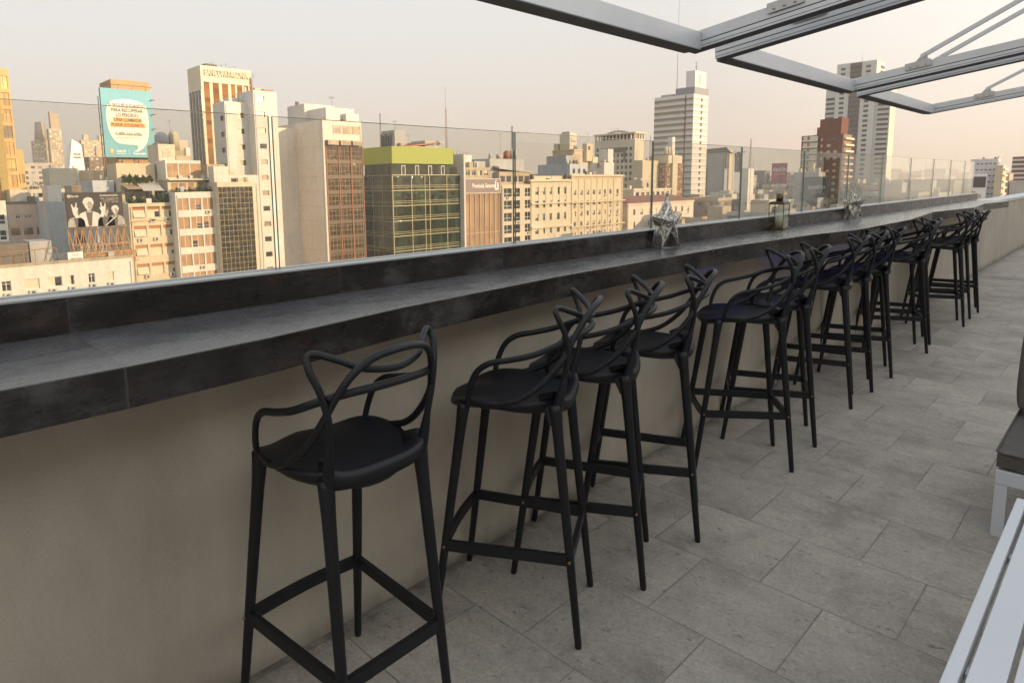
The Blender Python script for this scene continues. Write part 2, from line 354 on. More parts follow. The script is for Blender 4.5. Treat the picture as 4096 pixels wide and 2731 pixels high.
m = MB(); m.box(-1.99, 11.0, -9, 42, -0.25, 0.0)
tag(m.build('floor', M_floor), kind='structure')
m = MB(); m.box(-1.985, 10.9, -8.9, 41.9, -47, -0.252)
tag(m.build('terrace_building', wallm("own_wall", (0.5, 0.45, 0.38))), 'plain rendered building that carries the roof terrace', 'building')
# unseen block added behind the viewer: shades the terrace, pale wall bounces fill light
pb = empty('rooftop_lobby', (5.2, 10, 0), 0, 'low rooftop lobby block with glass doors behind the terrace seating', 'building')
m = MB(); m.box(0, 5.6, -18.5, 27, 0.0, 4.1); m.build('wall', wallm("lobby_wall", (0.80, 0.76, 0.70)), pb)
for k in (-3, 0, 3): m = MB(); m.box(-0.05, 0.02, k * 6.2, k * 6.2 + 1.8, 0.05, 2.3); m.build('glass_door', glassm("lobby_glass", (0.03, 0.035, 0.04)), pb)
m = MB(); m.box(-0.6, 5.8, -18.8, 27.3, 4.1, 4.3); m.build('roof', M_capwall, pb)

# parapet wall (its top is capped where the counter stops)
wl = empty('parapet_wall', (-1.86, 16, 0), 0, 'grey beige plastered parapet wall under the dark counter with white coping at its far end', 'wall')
m = MB(); m.box(-0.12, 0.126, -24.9, 25.9, 0.0, 1.008); m.build('wall', M_pl, wl)
m = MB(); m.box(-0.16, 0.15, -3.45, 25.9, 1.010, 1.062); m.build('coping', M_capwall, wl, bevel=0.006)

# counter: zigzag front edge
EDGE = [(-1.400, -8.0), (-1.400, 0.38), (-1.421, 0.704), (-1.486, 1.161), (-1.540, 1.985), (-1.545, 2.70), (-1.544, 3.503), (-1.483, 4.493), (-1.389, 5.116), (-1.392, 6.599), (-1.525, 8.122), (-1.389, 9.477), (-1.487, 10.811), (-1.385, 12.083)]
ct = empty('bar_counter', (-1.65, 5, 0), 0, 'long dark oxidised tile bar counter with zigzag front edge fixed along the parapet', 'counter')
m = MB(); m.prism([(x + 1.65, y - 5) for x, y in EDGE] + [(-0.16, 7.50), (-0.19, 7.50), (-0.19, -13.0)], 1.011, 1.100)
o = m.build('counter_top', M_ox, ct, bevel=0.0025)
M_led = emit("blue_led", (0.03, 0.05, 1.0), 1.3)
for a, b in ((-1.55, -1.25), (-0.6, 0.1), (0.6, 1.3), (1.8, 2.4)): led = MB(); led.box(0.005, 0.02, a, b, 0.995, 1.0095); led.build('light_strip', M_led, ct)
cu = empty('upstand', (-1.87, 5, 1.1), 0, 'dark tiled upstand with pale metal cap behind the counter, carrying the glass', 'upstand')
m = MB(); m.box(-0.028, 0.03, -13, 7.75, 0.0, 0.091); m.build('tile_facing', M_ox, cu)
m = MB(); m.box(-0.034, 0.0275, -13, 7.75, 0.0915, 0.0965); m.build('metal_cap', M_cap, cu)
m = MB(); m.box(-0.062, -0.038, -13, 7.75, -0.05, 0.099); m.build('base_channel', M_alu, cu)

# glass balustrade: panels on the outer side, 1.02 m apart
M_glass = clearglass("balustrade_glass", (0.935, 0.935, 0.91), 1.25)
M_edge = plain("green_glass_edge", (0.085, 0.19, 0.175), 0.12, spec=0.8, var=0.05)
JO = [-9.35, -8.2, -7.05, -5.9, -4.75, -3.6, -2.45, -1.30, -0.155, 0.988, 2.127, 3.27, 4.407, 5.555, 6.655, 7.74, 8.88, 10.0, 11.02, 11.99, 12.72]
ords = ['near end', 'second', 'third', 'fourth', 'fifth', 'sixth', 'seventh', 'eighth', 'ninth', 'tenth', 'eleventh', 'twelfth']
for i in range(len(JO) - 1):
    y0, y1 = JO[i] + 0.007, JO[i + 1] - 0.007
    if i < 7: lb = 'clear glass balustrade panel beyond the left end of the view'
    else:
        lb = {7: 'clear glass balustrade panel at the extreme left above the counter', 8: 'wide clear glass panel in front of the white building with roof billboard', 9: 'clear glass panel between the white windowless wall and the green office building',
              10: 'clear glass panel in front of the cream classical facade', 11: 'clear glass panel right behind the nearer star lantern', 12: 'clear glass panel in front of the tall white slab with antenna',
              13: 'clear glass panel behind the brass candle lantern', 14: 'clear glass panel in front of the foot of the brick tower', 15: 'clear glass panel behind the farther star lantern'}.get(i, 'narrow looking reflective glass panel towards the far end of the balustrade')
    g = empty('glass_panel', (-1.908, (y0 + y1) / 2, 1.1), 0, lb, 'glass panel', 'glass panels of the balustrade')
    h = (y1 - y0) / 2; g.rotation_euler[2] = R(rnd.uniform(-0.12, 0.12))
    m = MB(); m.box(-0.004, 0.004, -h, h, -0.03, 0.576); m.build('pane', M_glass, g)
    m = MB()
    for a, b, c, d in ((-h - 0.0008, -h - 0.0002, -0.03, 0.576), (h + 0.0002, h + 0.0008, -0.03, 0.576), (-h, h, 0.5762, 0.5775)): m.box(-0.004, 0.004, a, b, c, d)
    m.build('polished_edge', M_edge, g)

# ------------------------------------------------------------------ bar stools
M_plastic = plain("matte_black_plastic", (0.0085, 0.0092, 0.0115), 0.48, spec=0.42, var=0.10, scale=9, bump=0.12)
M_bolt = plain("copper_bolt", (0.38, 0.2, 0.1), 0.4, 0.8)
def make_stool():
    root = empty('bar_stool', (0, 0, 0), 0, 'x', 'bar stool', 'black bar stools along the counter')
    # seat
    m = MB(); NA = 40; rings = []
    def prof(th):
        c, s_ = math.cos(th), math.sin(th)
        x = 0.190 * math.copysign(abs(c) ** 0.80, c); y = 0.203 * math.copysign(abs(s_) ** 0.86, s_) + 0.012
        x *= 1.0 + 0.18 * y - 0.75 * max(0, -y - 0.02)
        return x, y
    R_ = [(0.0, 0), (0.25, 0), (0.45, 0), (0.62, 0), (0.76, 0), (0.87, 0), (0.95, 0), (0.99, 1), (1.0, 2), (0.985, 3), (0.9, 4), (0.6, 5), (0.0, 5)]
    for k, (r, mode) in enumerate(R_):
        ring = []
        for j in range(NA):
            x, y = prof(2 * math.pi * j / NA)
            px, py = x * r, (y - 0.0) * r
            yy = y * r
            dish = 0.776 + 0.014 * r ** 3 * (1 - 0.8 * min(1, max(0, -yy / 0.17))) + max(0, -yy / 0.19) ** 2 * (0.016 * min(1, abs(px) / 0.13) ** 2) - 0.030 * max(0, yy / 0.2) ** 3
            dish += 0.006 * math.cos(2 * math.pi * px / 0.2) * max(0, yy / 0.2)
            rear = max(0, -yy / 0.19); low = dish - 0.030 - 0.022 * rear
            z = dish if mode == 0 else dish - 0.001 if mode == 1 else dish - 0.010 if mode == 2 else (dish * 0.45 + low * 0.55) if mode == 3 else low + 0.002 if mode == 4 else low + 0.012
            ring.append(len(m.v)); m.v.append((px, py, z))
        rings.append(ring)
    for a, b in zip(rings, rings[1:]):
        for j in range(NA):
            l = (j + 1) % NA; m.f.append((a[j], b[j], b[l], a[l])); m.mi.append(0); m.sm.append(True)
    m.build('seat', M_plastic, root, fixn=True)
    # legs
    for sx_, sy_ in ((-1, 1), (1, 1), (-1, -1), (1, -1)):
        top = (0.155 * sx_, 0.135, 0.768) if sy_ > 0 else (0.145 * sx_, -0.155, 0.785)
        foot = (0.200 * sx_, 0.235, 0.0) if sy_ > 0 else (0.166 * sx_, -0.236, 0.0)
        T, Fo = Vector(top), Vector(foot); P = [T.lerp(Fo, k) for k in (0, 0.03, 0.07, 0.12, 0.2, 0.4, 0.7, 0.985, 1.0)]
        rr = [0.022, 0.0205, 0.0188, 0.0172, 0.0163, 0.0152, 0.0135, 0.0113, 0.0100]
        m = MB(); m.tube(P, rr, 14); m.build('leg', M_plastic, root)
    def legp(sx_, sy_, z):
        top = Vector((0.155 * sx_, 0.135, 0.768)) if sy_ > 0 else Vector((0.145 * sx_, -0.155, 0.785))
        foot = Vector((0.200 * sx_, 0.235, 0.0)) if sy_ > 0 else Vector((0.166 * sx_, -0.236, 0.0))
        return foot.lerp(top, z / top.z)
    def bar(P, hh=0.0175, w=0.0075):
        m = MB(); n = len(P); P = [Vector(p) for p in P]
        rows = []
        for i, p in enumerate(P):
            t = (P[min(i + 1, n - 1)] - P[max(i - 1, 0)]).normalized(); s_ = t.cross(Vector((0, 0, 1))).normalized()
            rows.append([p + s_ * w * a + Vector((0, 0, hh * b)) for a, b in ((-1, -1), (1, -1), (1, 1), (-1, 1))])
        for a, b in zip(rows, rows[1:]):
            for k in range(4): l = (k + 1) % 4; m.quad(a[k], b[k], b[l], a[l])
        m.quad(*reversed(rows[0])); m.quad(*rows[-1]); return m
    zb = 0.287
    A = legp(-1, 1, zb); B_ = legp(1, 1, zb); arc = [A.lerp(B_, k / 8) + Vector((0, 0.012 * math.sin(math.pi * k / 8), 0)) for k in range(9)]
    for P in (arc, [legp(-1, -1, zb), legp(1, -1, zb)], [legp(-1, -1, zb), legp(-1, 1, zb)], [legp(1, -1, zb), legp(1, 1, zb)]):
        bar(P).build('footrest_bar', M_plastic, root, bevel=0.003, fixn=True)
    for sx_ in (-1, 1):
        for sy_ in (-1, 1):
            p = legp(sx_, sy_, zb); m = MB(); m.cyl(p + Vector((sx_ * 0.013, 0, 0)), p + Vector((sx_ * 0.0195, 0, 0)), 0.0042, n=10); m.build('bolt', M_bolt, root)
    # woven backrest: three looping strands
    def sym(L):
        pts = [(-x, y, z) for x, y, z in L] + [(x, y, z) for x, y, z in reversed(L[:-1])]; return spline(pts, 7)
    arm = [(0.170, 0.118, 0.762), (0.179, 0.110, 0.815), (0.186, 0.085, 0.875), (0.190, 0.042, 0.910), (0.193, -0.03, 0.928), (0.191, -0.10, 0.948), (0.172, -0.166, 0.976), (0.124, -0.214, 0.996), (0.06, -0.242, 1.004), (0.0, -0.249, 1.006)]
    tulip = [(0.176, 0.070, 0.768), (0.184, 0.010, 0.782), (0.184, -0.060, 0.808), (0.176, -0.125, 0.860), (0.164, -0.180, 0.930), (0.145, -0.208, 0.988), (0.118, -0.236, 1.042), (0.080, -0.258, 1.076), (0.040, -0.270, 1.088), (0.0, -0.273, 1.091)]
    seven = [(0.143, -0.158, 0.755), (0.148, -0.176, 0.83), (0.151, -0.188, 0.89), (0.158, -0.195, 0.945), (0.172, -0.190, 1.005), (0.186, -0.174, 1.052), (0.184, -0.162, 1.080), (0.166, -0.168, 1.088), (0.122, -0.200, 1.070), (0.078, -0.230, 1.049), (0.0, -0.250, 1.040)]
    m = MB(); m.tube(sym(arm), 0.0086, 10, squash=(1.15, 0.95)); m.build('armrest', M_plastic, root)
    m = MB(); m.tube(sym(tulip), 0.0087, 10, squash=(0.95, 1.15)); m.build('backrest_strand', M_plastic, root)
    m = MB(); P = sym(seven); n = len(P); m.tube(P, [0.0088 + 0.0095 * max(0, 1 - min(i, n - 1 - i) / 12) for i in range(n)], 10); m.build('backrest_strand', M_plastic, root)
    # curved apron that closes the back of the seat and runs into the rear legs
    m = MB(); N = 24; rows = []
    for k in range(N + 1):
        u = -1 + 2 * k / N; x = 0.150 * math.sin(u * math.pi / 2 * 0.97) / math.sin(math.pi / 2 * 0.97); y = -0.200 + 0.040 * abs(u) ** 2.6
        zt_ = 0.796 + 0.030 * abs(u) ** 3; zb_ = 0.752 + 0.010 * abs(u) - 0.050 * max(0, (abs(u) - 0.80) / 0.20) ** 1.5
        yi = y + 0.014
        rows.append([(x * .86, y + .062, zt_ - .022), (x * .95, y + .016, zt_ - .003), (x, y, zt_), (x, y - .003, (zt_ + zb_) / 2), (x, y + .004, zb_), (x, yi + .006, zb_ + .004)])
    b0_ = len(m.v)
    for r_ in rows: m.v += r_
    for k in range(N):
        for q in range(6):
            l = (q + 1) % 6; m.f.append((b0_ + k * 6 + q, b0_ + k * 6 + l, b0_ + (k + 1) * 6 + l, b0_ + (k + 1) * 6 + q)); m.mi.append(0); m.sm.append(True)
    m.build('apron', M_plastic, root, fixn=True)
    return root
proto = make_stool()
def from_rear(x, y, phi):       # near rear foot position on the floor and facing angle -> centre
    f = (-math.cos(phi), -math.sin(phi)); r = (f[1], -f[0])
    return x + 0.165 * r[0] + 0.235 * f[0], y + 0.165 * r[1] + 0.235 * f[1]
ST = [(-1.416, 0.882, 2, 'nearest black woven-back bar stool, alone at the left with its back turned to the viewer'),
      (-1.119, 1.540, 29, 'second bar stool from the left, first of the angled trio'),
      (-1.134, 1.949, 29, 'middle bar stool of the angled trio right of the nearest stool'),
      (-1.146, 2.383, 28, 'rightmost bar stool of the angled trio, in front of the nearer star lantern'),
      (-1.120, 3.320, 36, 'bar stool turned widest towards the viewer with its whole seat showing, below the candle lantern'),
      (-1.147, 3.729, 26, 'bar stool standing right behind the one whose whole seat shows'),
      (-1.196, 4.526, 15, 'front bar stool of the tight middle row, below the farther star lantern'),
      (-1.200, 4.989, 18, 'second bar stool of the tight middle row'),
      (-1.194, 5.452, 20, 'third and last bar stool of the tight middle row'),
      (-1.172, 6.429, 26, 'bar stool in front of the second inward bend of the counter'),
      (-1.220, 6.780, 20, 'bar stool half hidden just behind the one at the second counter bend'),
      (-1.149, 7.828, 18, 'front bar stool of the farthest three'),
      (-1.174, 8.307, 18, 'middle bar stool of the farthest three'),
      (-1.171, 8.746, 12, 'farthest bar stool, standing by the end of the counter')]
stools = [proto] + [copy_tree(proto) for _ in ST[1:]]
for i, (x, y, ph, lb) in enumerate(ST):
    if i: x, y = from_rear(x, y, R(ph))
    stools[i].location = (x, y, 0); stools[i].rotation_euler = (0, 0, R(90 + ph)); stools[i]['label'] = lb

# ------------------------------------------------------------------ lanterns on the counter
def perf_mat(name, swirl):
    t = NT(name); tcn = t.n("TexCoord"); v = tcn.outputs['Object']
    vo = t.n("TexVoronoi"); vo.inputs['Scale'].default_value = 24; t.l(v, vo.inputs['Vector'])
    ring = t.math('FRACT', t.math('MULTIPLY', vo.outputs['Distance'], 2.6))
    v2 = t.n("TexVoronoi"); v2.inputs['Scale'].default_value = 150; t.l(v, v2.inputs['Vector'])
    dots = t.math('LESS_THAN', v2.outputs['Distance'], 0.30)
    if swirl:
        w = t.n("TexWave"); w.inputs['Scale'].default_value = 11; w.inputs['Distortion'].default_value = 7; w.inputs['Detail Scale'].default_value = 1.5; t.l(v, w.inputs['Vector'])
        hole = t.math('GREATER_THAN', w.outputs['Fac'], 0.74)
    else:
        hole = t.math('MULTIPLY', dots, t.math('GREATER_THAN', ring, 0.35))
        hole = t.math('MAXIMUM', hole, t.math('MULTIPLY', t.math('GREATER_THAN', ring, 0.80), t.math('LESS_THAN', vo.outputs['Distance'], 0.33)))
    t.l(t.ramp(ring, [(0.15, (0.16, 0.15, 0.13)), (0.6, (0.62, 0.60, 0.54))]), t.b.inputs['Base Color']); t.b.inputs['Metallic'].default_value = 0.9; t.b.inputs['Roughness'].default_value = 0.32
    t.bump(ring, 0.5, 0.002); t.l(t.math('SUBTRACT', 1.0, hole), t.b.inputs['Alpha'])
    return t.m
M_chrome = plain("polished_nickel", (0.55, 0.54, 0.5), 0.18, 0.95, var=0.04)
M_wax = plain("cream_wax", (0.62, 0.58, 0.40), 0.5, var=0.04); M_wick = plain("wick", (0.02, 0.02, 0.02))
M_lglass = clearglass("lantern_glass", (0.93, 0.94, 0.93), 0.8)
def star(loc, rz, label, swirl, holder):
    g = empty('star_lantern', loc, R(rz), label, 'lantern', 'metal star lanterns on the counter'); g.scale = (1.08, 1.08, 1.08)
    O = [(0, .262, 0), (.038, .172, .014), (.132, .165, 0), (.060, .110, .018), (.072, 0, .030), (0, .088, .026), (-.072, 0, .030), (-.060, .110, .018), (-.132, .165, 0), (-.040, .172, .016)]
    m = MB()
    for s_ in (1, -1):
        Cc = (0, -0.046 * s_, 0.128)
        for k in range(10):
            a, b = O[k], O[(k + 1) % 10]; A = (a[0], -a[2] * s_, a[1]); B_ = (b[0], -b[2] * s_, b[1])
            i = len(m.v); m.v += [A, B_, Cc]; m.f.append((i, i + 1, i + 2) if s_ < 0 else (i, i + 2, i + 1)); m.mi.append(0); m.sm.append(False)
    for k in range(10):
        if k in (4, 5): continue
        a, b = O[k], O[(k + 1) % 10]
        if a[2] + b[2] > 0.0: m.quad((a[0], -a[2], a[1]), (a[0], a[2], a[1]), (b[0], b[2], b[1]), (b[0], -b[2], b[1]))
    m.build('shell', perf_mat('pierced_silver' + ('_wavy' if swirl else ''), swirl), g)
    m = MB()
    for s_ in (1, -1):
        Cc = (0, -0.0465 * s_, 0.128)
        for k in range(10):
            a, b = O[k], O[(k + 1) % 10]; A = (a[0], -a[2] * s_, a[1]); B_ = (b[0], -b[2] * s_, b[1]); m.cyl(A, B_, 0.0011, n=5); m.cyl(A, Cc, 0.001, n=5)
    F = [(.070, -.030, .002), (.070, .030, .002), (-.070, .030, .002), (-.070, -.030, .002)]
    for k in range(4): m.cyl(F[k], F[(k + 1) % 4], 0.0015, n=6)
    m.build('frame', M_chrome, g)
    m = MB(); m.tube([(0, 0, .258 + k * .0022) for k in range(9)], [.0035, .0035, .003, .006, .0078, .0082, .0074, .005, .001], 12); m.build('knob', M_chrome, g)
    m = MB(); m.tube(spline([(0, 0, .262), (-.022, .004, .255), (-.030, .006, .228), (-.024, .01, .212), (-.016, .01, .216)], 5), 0.0009, 5); m.build('hook', M_chrome, g)
    m = MB(); m.cyl((0, 0, .060), (0, 0, .105 if holder else .088), .024, .027, 18); m.build('candle', M_wax if holder else M_lglass, g)
    return g
star((-1.785, 3.215, 1.1005), 90 - 6, 'larger pierced silver star lantern with lace pattern, first ornament on the counter', False, False)
star((-1.775, 6.36, 1.1005), 90 + 58, 'farther silver star lantern with wavy cut pattern and a candle inside', True, True)
g = empty('candle_lantern', (-1.822, 4.870, 1.1), R(4), 'brass and glass lantern with chimney and thick cream candle between the two stars', 'lantern')
g.scale = (1.08, 1.12, 1.15); M_brass = plain("aged_brass", (0.17, 0.115, 0.05), 0.4, 0.8, var=0.2); M_bframe = plain("dark_brass", (0.09, 0.065, 0.04), 0.4, 0.8, var=0.2)
w = 0.052; m = MB(); m.box(-w, w, -w * 1.25, w * 1.25, 0, 0.016); m.build('base', M_brass, g, bevel=0.002)
m = MB()
wx, wy = 0.045, 0.058
for a in (-1, 1):
    for b in (-1, 1): m.box(a * wx - .002, a * wx + .002, b * wy - .002, b * wy + .002, .016, .158)
for a in (-1, 1): m.box(a * wx - .002, a * wx + .002, -wy, wy, .156, .160); m.box(-wx, wx, a * wy - .002, a * wy + .002, .1562, .1598)
m.build('frame', M_bframe, g)
for a in (-1, 1):
    m = MB(); m.box(a * wx - .0006, a * wx + .0006, -wy + .002, wy - .002, .0165, .1558); m.build('pane', M_lglass, g)
    m = MB(); m.box(-wx + .002, wx - .002, a * wy - .0006, a * wy + .0006, .0165, .1558); m.build('pane', M_lglass, g)
m = MB(); Q = [(-wx - .003, -wy - .003), (wx + .003, -wy - .003), (wx + .003, wy + .003), (-wx - .003, wy + .003)]
lv = [(1.0, .160), (.97, .166), (.86, .172), (.6, .176), (.3, .178)]
for (s0, z0), (s1, z1) in zip(lv, lv[1:]):
    for k in range(4): a, b = Q[k], Q[(k + 1) % 4]; m.quad((a[0] * s0, a[1] * s0, z0), (b[0] * s0, b[1] * s0, z0), (b[0] * s1, b[1] * s1, z1), (a[0] * s1, a[1] * s1, z1))
a, b, c, d = [(q[0] * .3, q[1] * .3, .178) for q in Q]; m.quad(a, b, c, d); m.build('hood', M_bframe, g)
m = MB(); m.cyl((0, 0, .176), (0, 0, .222), .022, .0225, 24); m.build('chimney', M_brass, g)
m = MB(); m.tube(spline([(0, -.060, .166), (0, -.058, .19), (0.003, -.028, .214), (0.004, -.012, .222)], 5), .0011, 6); m.tube(spline([(0, -.050, .170), (0, -.046, .188), (0.003, -.024, .208)], 5), .0009, 6); m.build('handle', M_bframe, g)
m = MB(); m.cyl((0, 0.002, .016), (0, 0.002, .088), .029, n=24); c = m.build('candle', M_wax, g)
m = MB(); m.cyl((0, 0.002, .088), (0, 0.002, .096), .001, n=6); m.build('wick', M_wick, c)

# ------------------------------------------------------------------ awning frames above
def beam_box(m, L, w, h, grooves=True):
    """aluminium rail along local +X; y = width (0..w), z = 0..h, grooved on both long sides"""
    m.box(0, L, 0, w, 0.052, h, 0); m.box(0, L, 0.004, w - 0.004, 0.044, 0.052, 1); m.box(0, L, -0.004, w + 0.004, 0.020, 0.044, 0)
    m.box(0, L, 0.001, w - 0.001, 0.0155, 0.020, 1); m.box(0, L, -0.007, w + 0.007, 0.003, 0.0155, 0); m.box(0.003, L - .003, -0.004, w + 0.004, -0.001, 0.0027, 1)  # lowest dark strip stands in for the shade under the rail
def awning(y0, y1, label, near):
    g = empty('awning_frame', (-2.15, (y0 + y1) / 2, 2.3), 0, label, 'awning frame', 'aluminium awning frames reaching over the counter')
    tilt = R(7.9); W = (y1 - y0) / 2; BW = 0.080; T = Matrix.Rotation(-tilt, 4, 'Y')
    for s_ in (-1, 1):
        o = -W if s_ < 0 else W - BW
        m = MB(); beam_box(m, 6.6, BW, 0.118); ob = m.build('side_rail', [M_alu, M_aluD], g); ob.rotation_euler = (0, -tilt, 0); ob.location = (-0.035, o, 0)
        # bracket plates, bolts, pivot lug and stay
        px = 0.52; yo = (o - 0.006) if s_ < 0 else (o - 0.006)
        for side in (o - 0.0115, o + BW + 0.0085):
            m = MB(); m.box(0, 0.205, -0.003, 0.003, 0.072, 0.134); pl = m.build('bracket', M_steel, g, bevel=0.006); pl.rotation_euler = (0, -tilt, 0); pl.location = (px * math.cos(tilt) - .035, side, px * math.sin(tilt))
            for k in range(3):
                bm_ = MB(); sgn = -1 if side < o else 1
                bm_.tube([(0.04 + k * .06, sgn * (0.003 + q), 0.095) for q in (0, .002, .004, .006)], [.011, .0105, .008, .003], 12); bm_.build('bolt', M_steel, pl)
        A = Vector((px + .115, o + BW / 2, 0.135)); A = T @ A + Vector((-.035, 0, 0)); Bv = A + Vector((2.4, 0, 1.30))
        m = MB(); P0 = T @ Vector((px + .06, 0, .128)) + Vector((-.035, o + BW / 2, 0))
        m.prism([(P0.x - .01, P0.z - .01), (P0.x + .12, P0.z + .0), (A.x + .045, A.z + .055), (A.x - .0, A.z + .05)], -.007, .007)
        m.v = [(x, o + BW / 2 + z, y) for x, y, z in m.v]; m.build('pivot_lug', M_steel, g, fixn=True)
        d = (Bv - A).normalized(); nrm = Vector((-d.z, 0, d.x))
        m = MB()
        for off in (-.014, .014):
            q = [A + Vector((0, off, 0)) + nrm * (.02 + e) + d * f for e, f in ((0, .02), (0, 2.6), (.034, 2.6), (.034, .02))]
            for dy_ in (-.003, .003):
                pts = [p + Vector((0, dy_, 0)) for p in q]; m.quad(*(pts if dy_ < 0 else reversed(pts)))
            for k in range(4):
                a, b = q[k], q[(k + 1) % 4]; m.quad(a + Vector((0, -.003, 0)), a + Vector((0, .003, 0)), b + Vector((0, .003, 0)), b + Vector((0, -.003, 0)))
        st = m.build('stay', M_alu, g, fixn=True)
        m = MB()
        for f in (.06, .12): c0 = A + nrm * .037 + d * f; m.cyl(c0 + Vector((0, -.019, 0)), c0 + Vector((0, .019, 0)), .006, n=10)
        m.build('pin', M_steel, st)
    m = MB(); m.box(-0.070, 0.05, -W + BW + .0005, W - BW - .0005, 0.004, 0.118); fr_ = m.build('front_rail', M_alu, g, bevel=0.004)
    m = MB(); m.box(-0.068, 0.048, -W + BW + .003, W - BW - .003, -0.001, 0.0035); m.build('dark_underside', M_aluD, fr_)  # dark plate put in for the shade under the front rail
    return g
awning(1.20, 4.25, 'nearest aluminium awning frame, cut by the top edge of the picture', True)
awning(4.56, 7.44, 'middle aluminium awning frame with a stay and bolted bracket', False)
awning(7.79, 10.86, 'farthest aluminium awning frame, in front of the tall grey and white tower', False)

# ------------------------------------------------------------------ lounge furniture at the right edge
g = empty('slatted_bench', (0.30, 1.1, 0), 0, 'low white aluminium slatted table cut off by the right bottom corner', 'table')
x0, x1, y0, y1 = -0.509, 0.30, -1.3, 1.498
m = MB(); m.box(x0, x0 + .026, y0, y1, .405, .450); m.box(x1 - .026, x1, y0, y1, .405, .450); m.box(x0 + .0265, x1 - .0265, y1 - .026, y1 - .0005, .405, .4495); m.box(x0 + .0265, x1 - .0265, y0, y0 + .026, .405, .4495); m.build('frame', M_white, g, bevel=0.003)
k = x0 + .036
while k + .058 < x1 - .03:
    m = MB(); m.box(k, k + .058, y0 + .03, y1 - .03, .430, .4485); m.build('slat', M_white, g, bevel=0.0015); k += .068
for yy in (-0.9, -0.2, 0.15, 0.5, 1.1): m = MB(); m.box(x0 + .028, x1 - .028, yy, yy + .03, .405, .428); m.build('crossbar', M_white, g)
for a in (x0 + .003, x1 - .053):
    for b in (y0 + .003, y1 - .053): m = MB(); m.box(a, a + .05, b, b + .05, 0, .404); m.build('leg', M_white, g)
M_taupe = plain("taupe_cushion", (0.105, 0.092, 0.078), 0.85, var=0.10, scale=25, bump=0.35)
g = empty('sofa', (0.5, 3.6, 0), 0, 'white framed outdoor sofa with thick taupe cushions at the right edge', 'sofa')
def cushion(name, x0, x1, y0, y1, z0, z1, rx=0, puff=0.016):
    bm = bmesh.new(); bmesh.ops.create_cube(bm, size=1); bmesh.ops.subdivide_edges(bm, edges=bm.edges[:], cuts=9, use_grid_fill=True)
    w_, d_, h_ = x1 - x0, y1 - y0, z1 - z0
    for v in bm.verts:
        x, y, z = v.co
        fx, fy, fz = 1 - (2 * abs(x)) ** 4, 1 - (2 * abs(y)) ** 4, 1 - (2 * abs(z)) ** 4
        px, py, pz = x * w_, y * d_, z * h_
        s = puff
        if abs(z) > .49: pz += math.copysign(s * fx * fy, z) - math.copysign(0.012 * (1 - fx * fy), z)
        if abs(x) > .49: px += math.copysign(s * .6 * fy * fz, x)
        if abs(y) > .49: py += math.copysign(s * .6 * fx * fz, y)
        pz += 0.003 * math.sin(px * 17 + py * 11)
        v.co = (px, py, pz)
    me = bpy.data.meshes.new(name); bm.to_mesh(me); bm.free(); me.materials.append(M_taupe)
    for p in me.polygons: p.use_smooth = True
    o = bpy.data.objects.new(name, me); col.objects.link(o); o.parent = g; o.location = ((x0 + x1) / 2, (y0 + y1) / 2, (z0 + z1) / 2); o.rotation_euler = (rx, 0, 0)
    b = o.modifiers.new('bevel', 'BEVEL'); b.width = .012; b.segments = 3; b.limit_method = 'ANGLE'; b.angle_limit = R(40)
    seam = MB(); hx, hy = w_ / 2 + .004, d_ / 2 + .004
    seam.tube([(-hx + .02, -hy, h_ / 2 - .008), (hx - .02, -hy, h_ / 2 - .008), (hx, -hy + .02, h_ / 2 - .008), (hx, hy - .02, h_ / 2 - .008), (hx - .02, hy, h_ / 2 - .008), (-hx + .02, hy, h_ / 2 - .008), (-hx, hy - .02, h_ / 2 - .008), (-hx, -hy + .02, h_ / 2 - .008)], .004, 6, close=True)
    seam.build('piping', M_taupe, o); return o
sx0, sy0 = -0.836, -0.326
m = MB(); m.box(sx0, 1.2, sy0, sy0 + .04, .222, .282); m.box(sx0, sx0 + .04, sy0 + .0405, .50, .222, .2818); m.box(sx0, 1.2, .5005, .54, .222, .2818); m.build('frame', M_white, g, bevel=0.003)
for a in (sx0 + .0015, 1.15):
    for b in (sy0 + .0015, .4985): m = MB(); m.box(a, a + .040, b, b + .04, 0, .2215); m.build('leg', M_white, g)
cushion('seat_cushion', sx0 + .0, 1.15, sy0 + .0, .46, .288, .362)
cushion('back_cushion', sx0 - .003, 1.1, .30, .44, .35, .80, R(-14), 0.03)

# ------------------------------------------------------------------ the city
GZ = -45.0
CITY0 = {o.name for o in bpy.data.objects} | {'ground'}
gm = NT("distant_ground"); c_ = gm.ramp(gm.noise(gm.pos(), 0.02, 5), [(0.3, (0.10, 0.095, 0.085)), (0.7, (0.20, 0.18, 0.15))]); gm.l(c_, gm.b.inputs['Base Color']); gm.b.inputs['Roughness'].default_value = 0.95
m = MB(); m.box(-16000, 9000, -9000, 16000, GZ - 1, GZ); tag(m.build('ground', gm.m), kind='structure')

WF = plain("window_frame_white", (0.60, 0.58, 0.54), 0.5); WFD = plain("window_frame_dark", (0.10, 0.085, 0.07), 0.5)
GL = glassm("window_glass", (0.050, 0.052, 0.055), 0.08, 0.2, 1.1, 0.9); GLG = glassm("golden_glass", (0.50, 0.30, 0.10), 0.25, 0.15, 1.0, 1.5); GLB = glassm("window_glass_brown", (0.17, 0.115, 0.07), 0.3, 0.15, 1.0, 1.5)
BL = plain("roller_blind", (0.60, 0.53, 0.39), 0.7, var=0.08, scale=2); BLT = plain("tan_shutter_wood", (0.36, 0.215, 0.11), 0.6, var=0.22, scale=0.9); CUR = plain("curtain_cloth", (0.62, 0.56, 0.44), 0.8, var=0.15, scale=3)
LINT = plain("brown_blind_box", (0.40, 0.19, 0.085), 0.7)
ACM = plain("ac_unit_paint", (0.48, 0.45, 0.40), 0.6); ACF = plain("ac_fan_grille", (0.06, 0.06, 0.06), 0.6)
WINC = {}
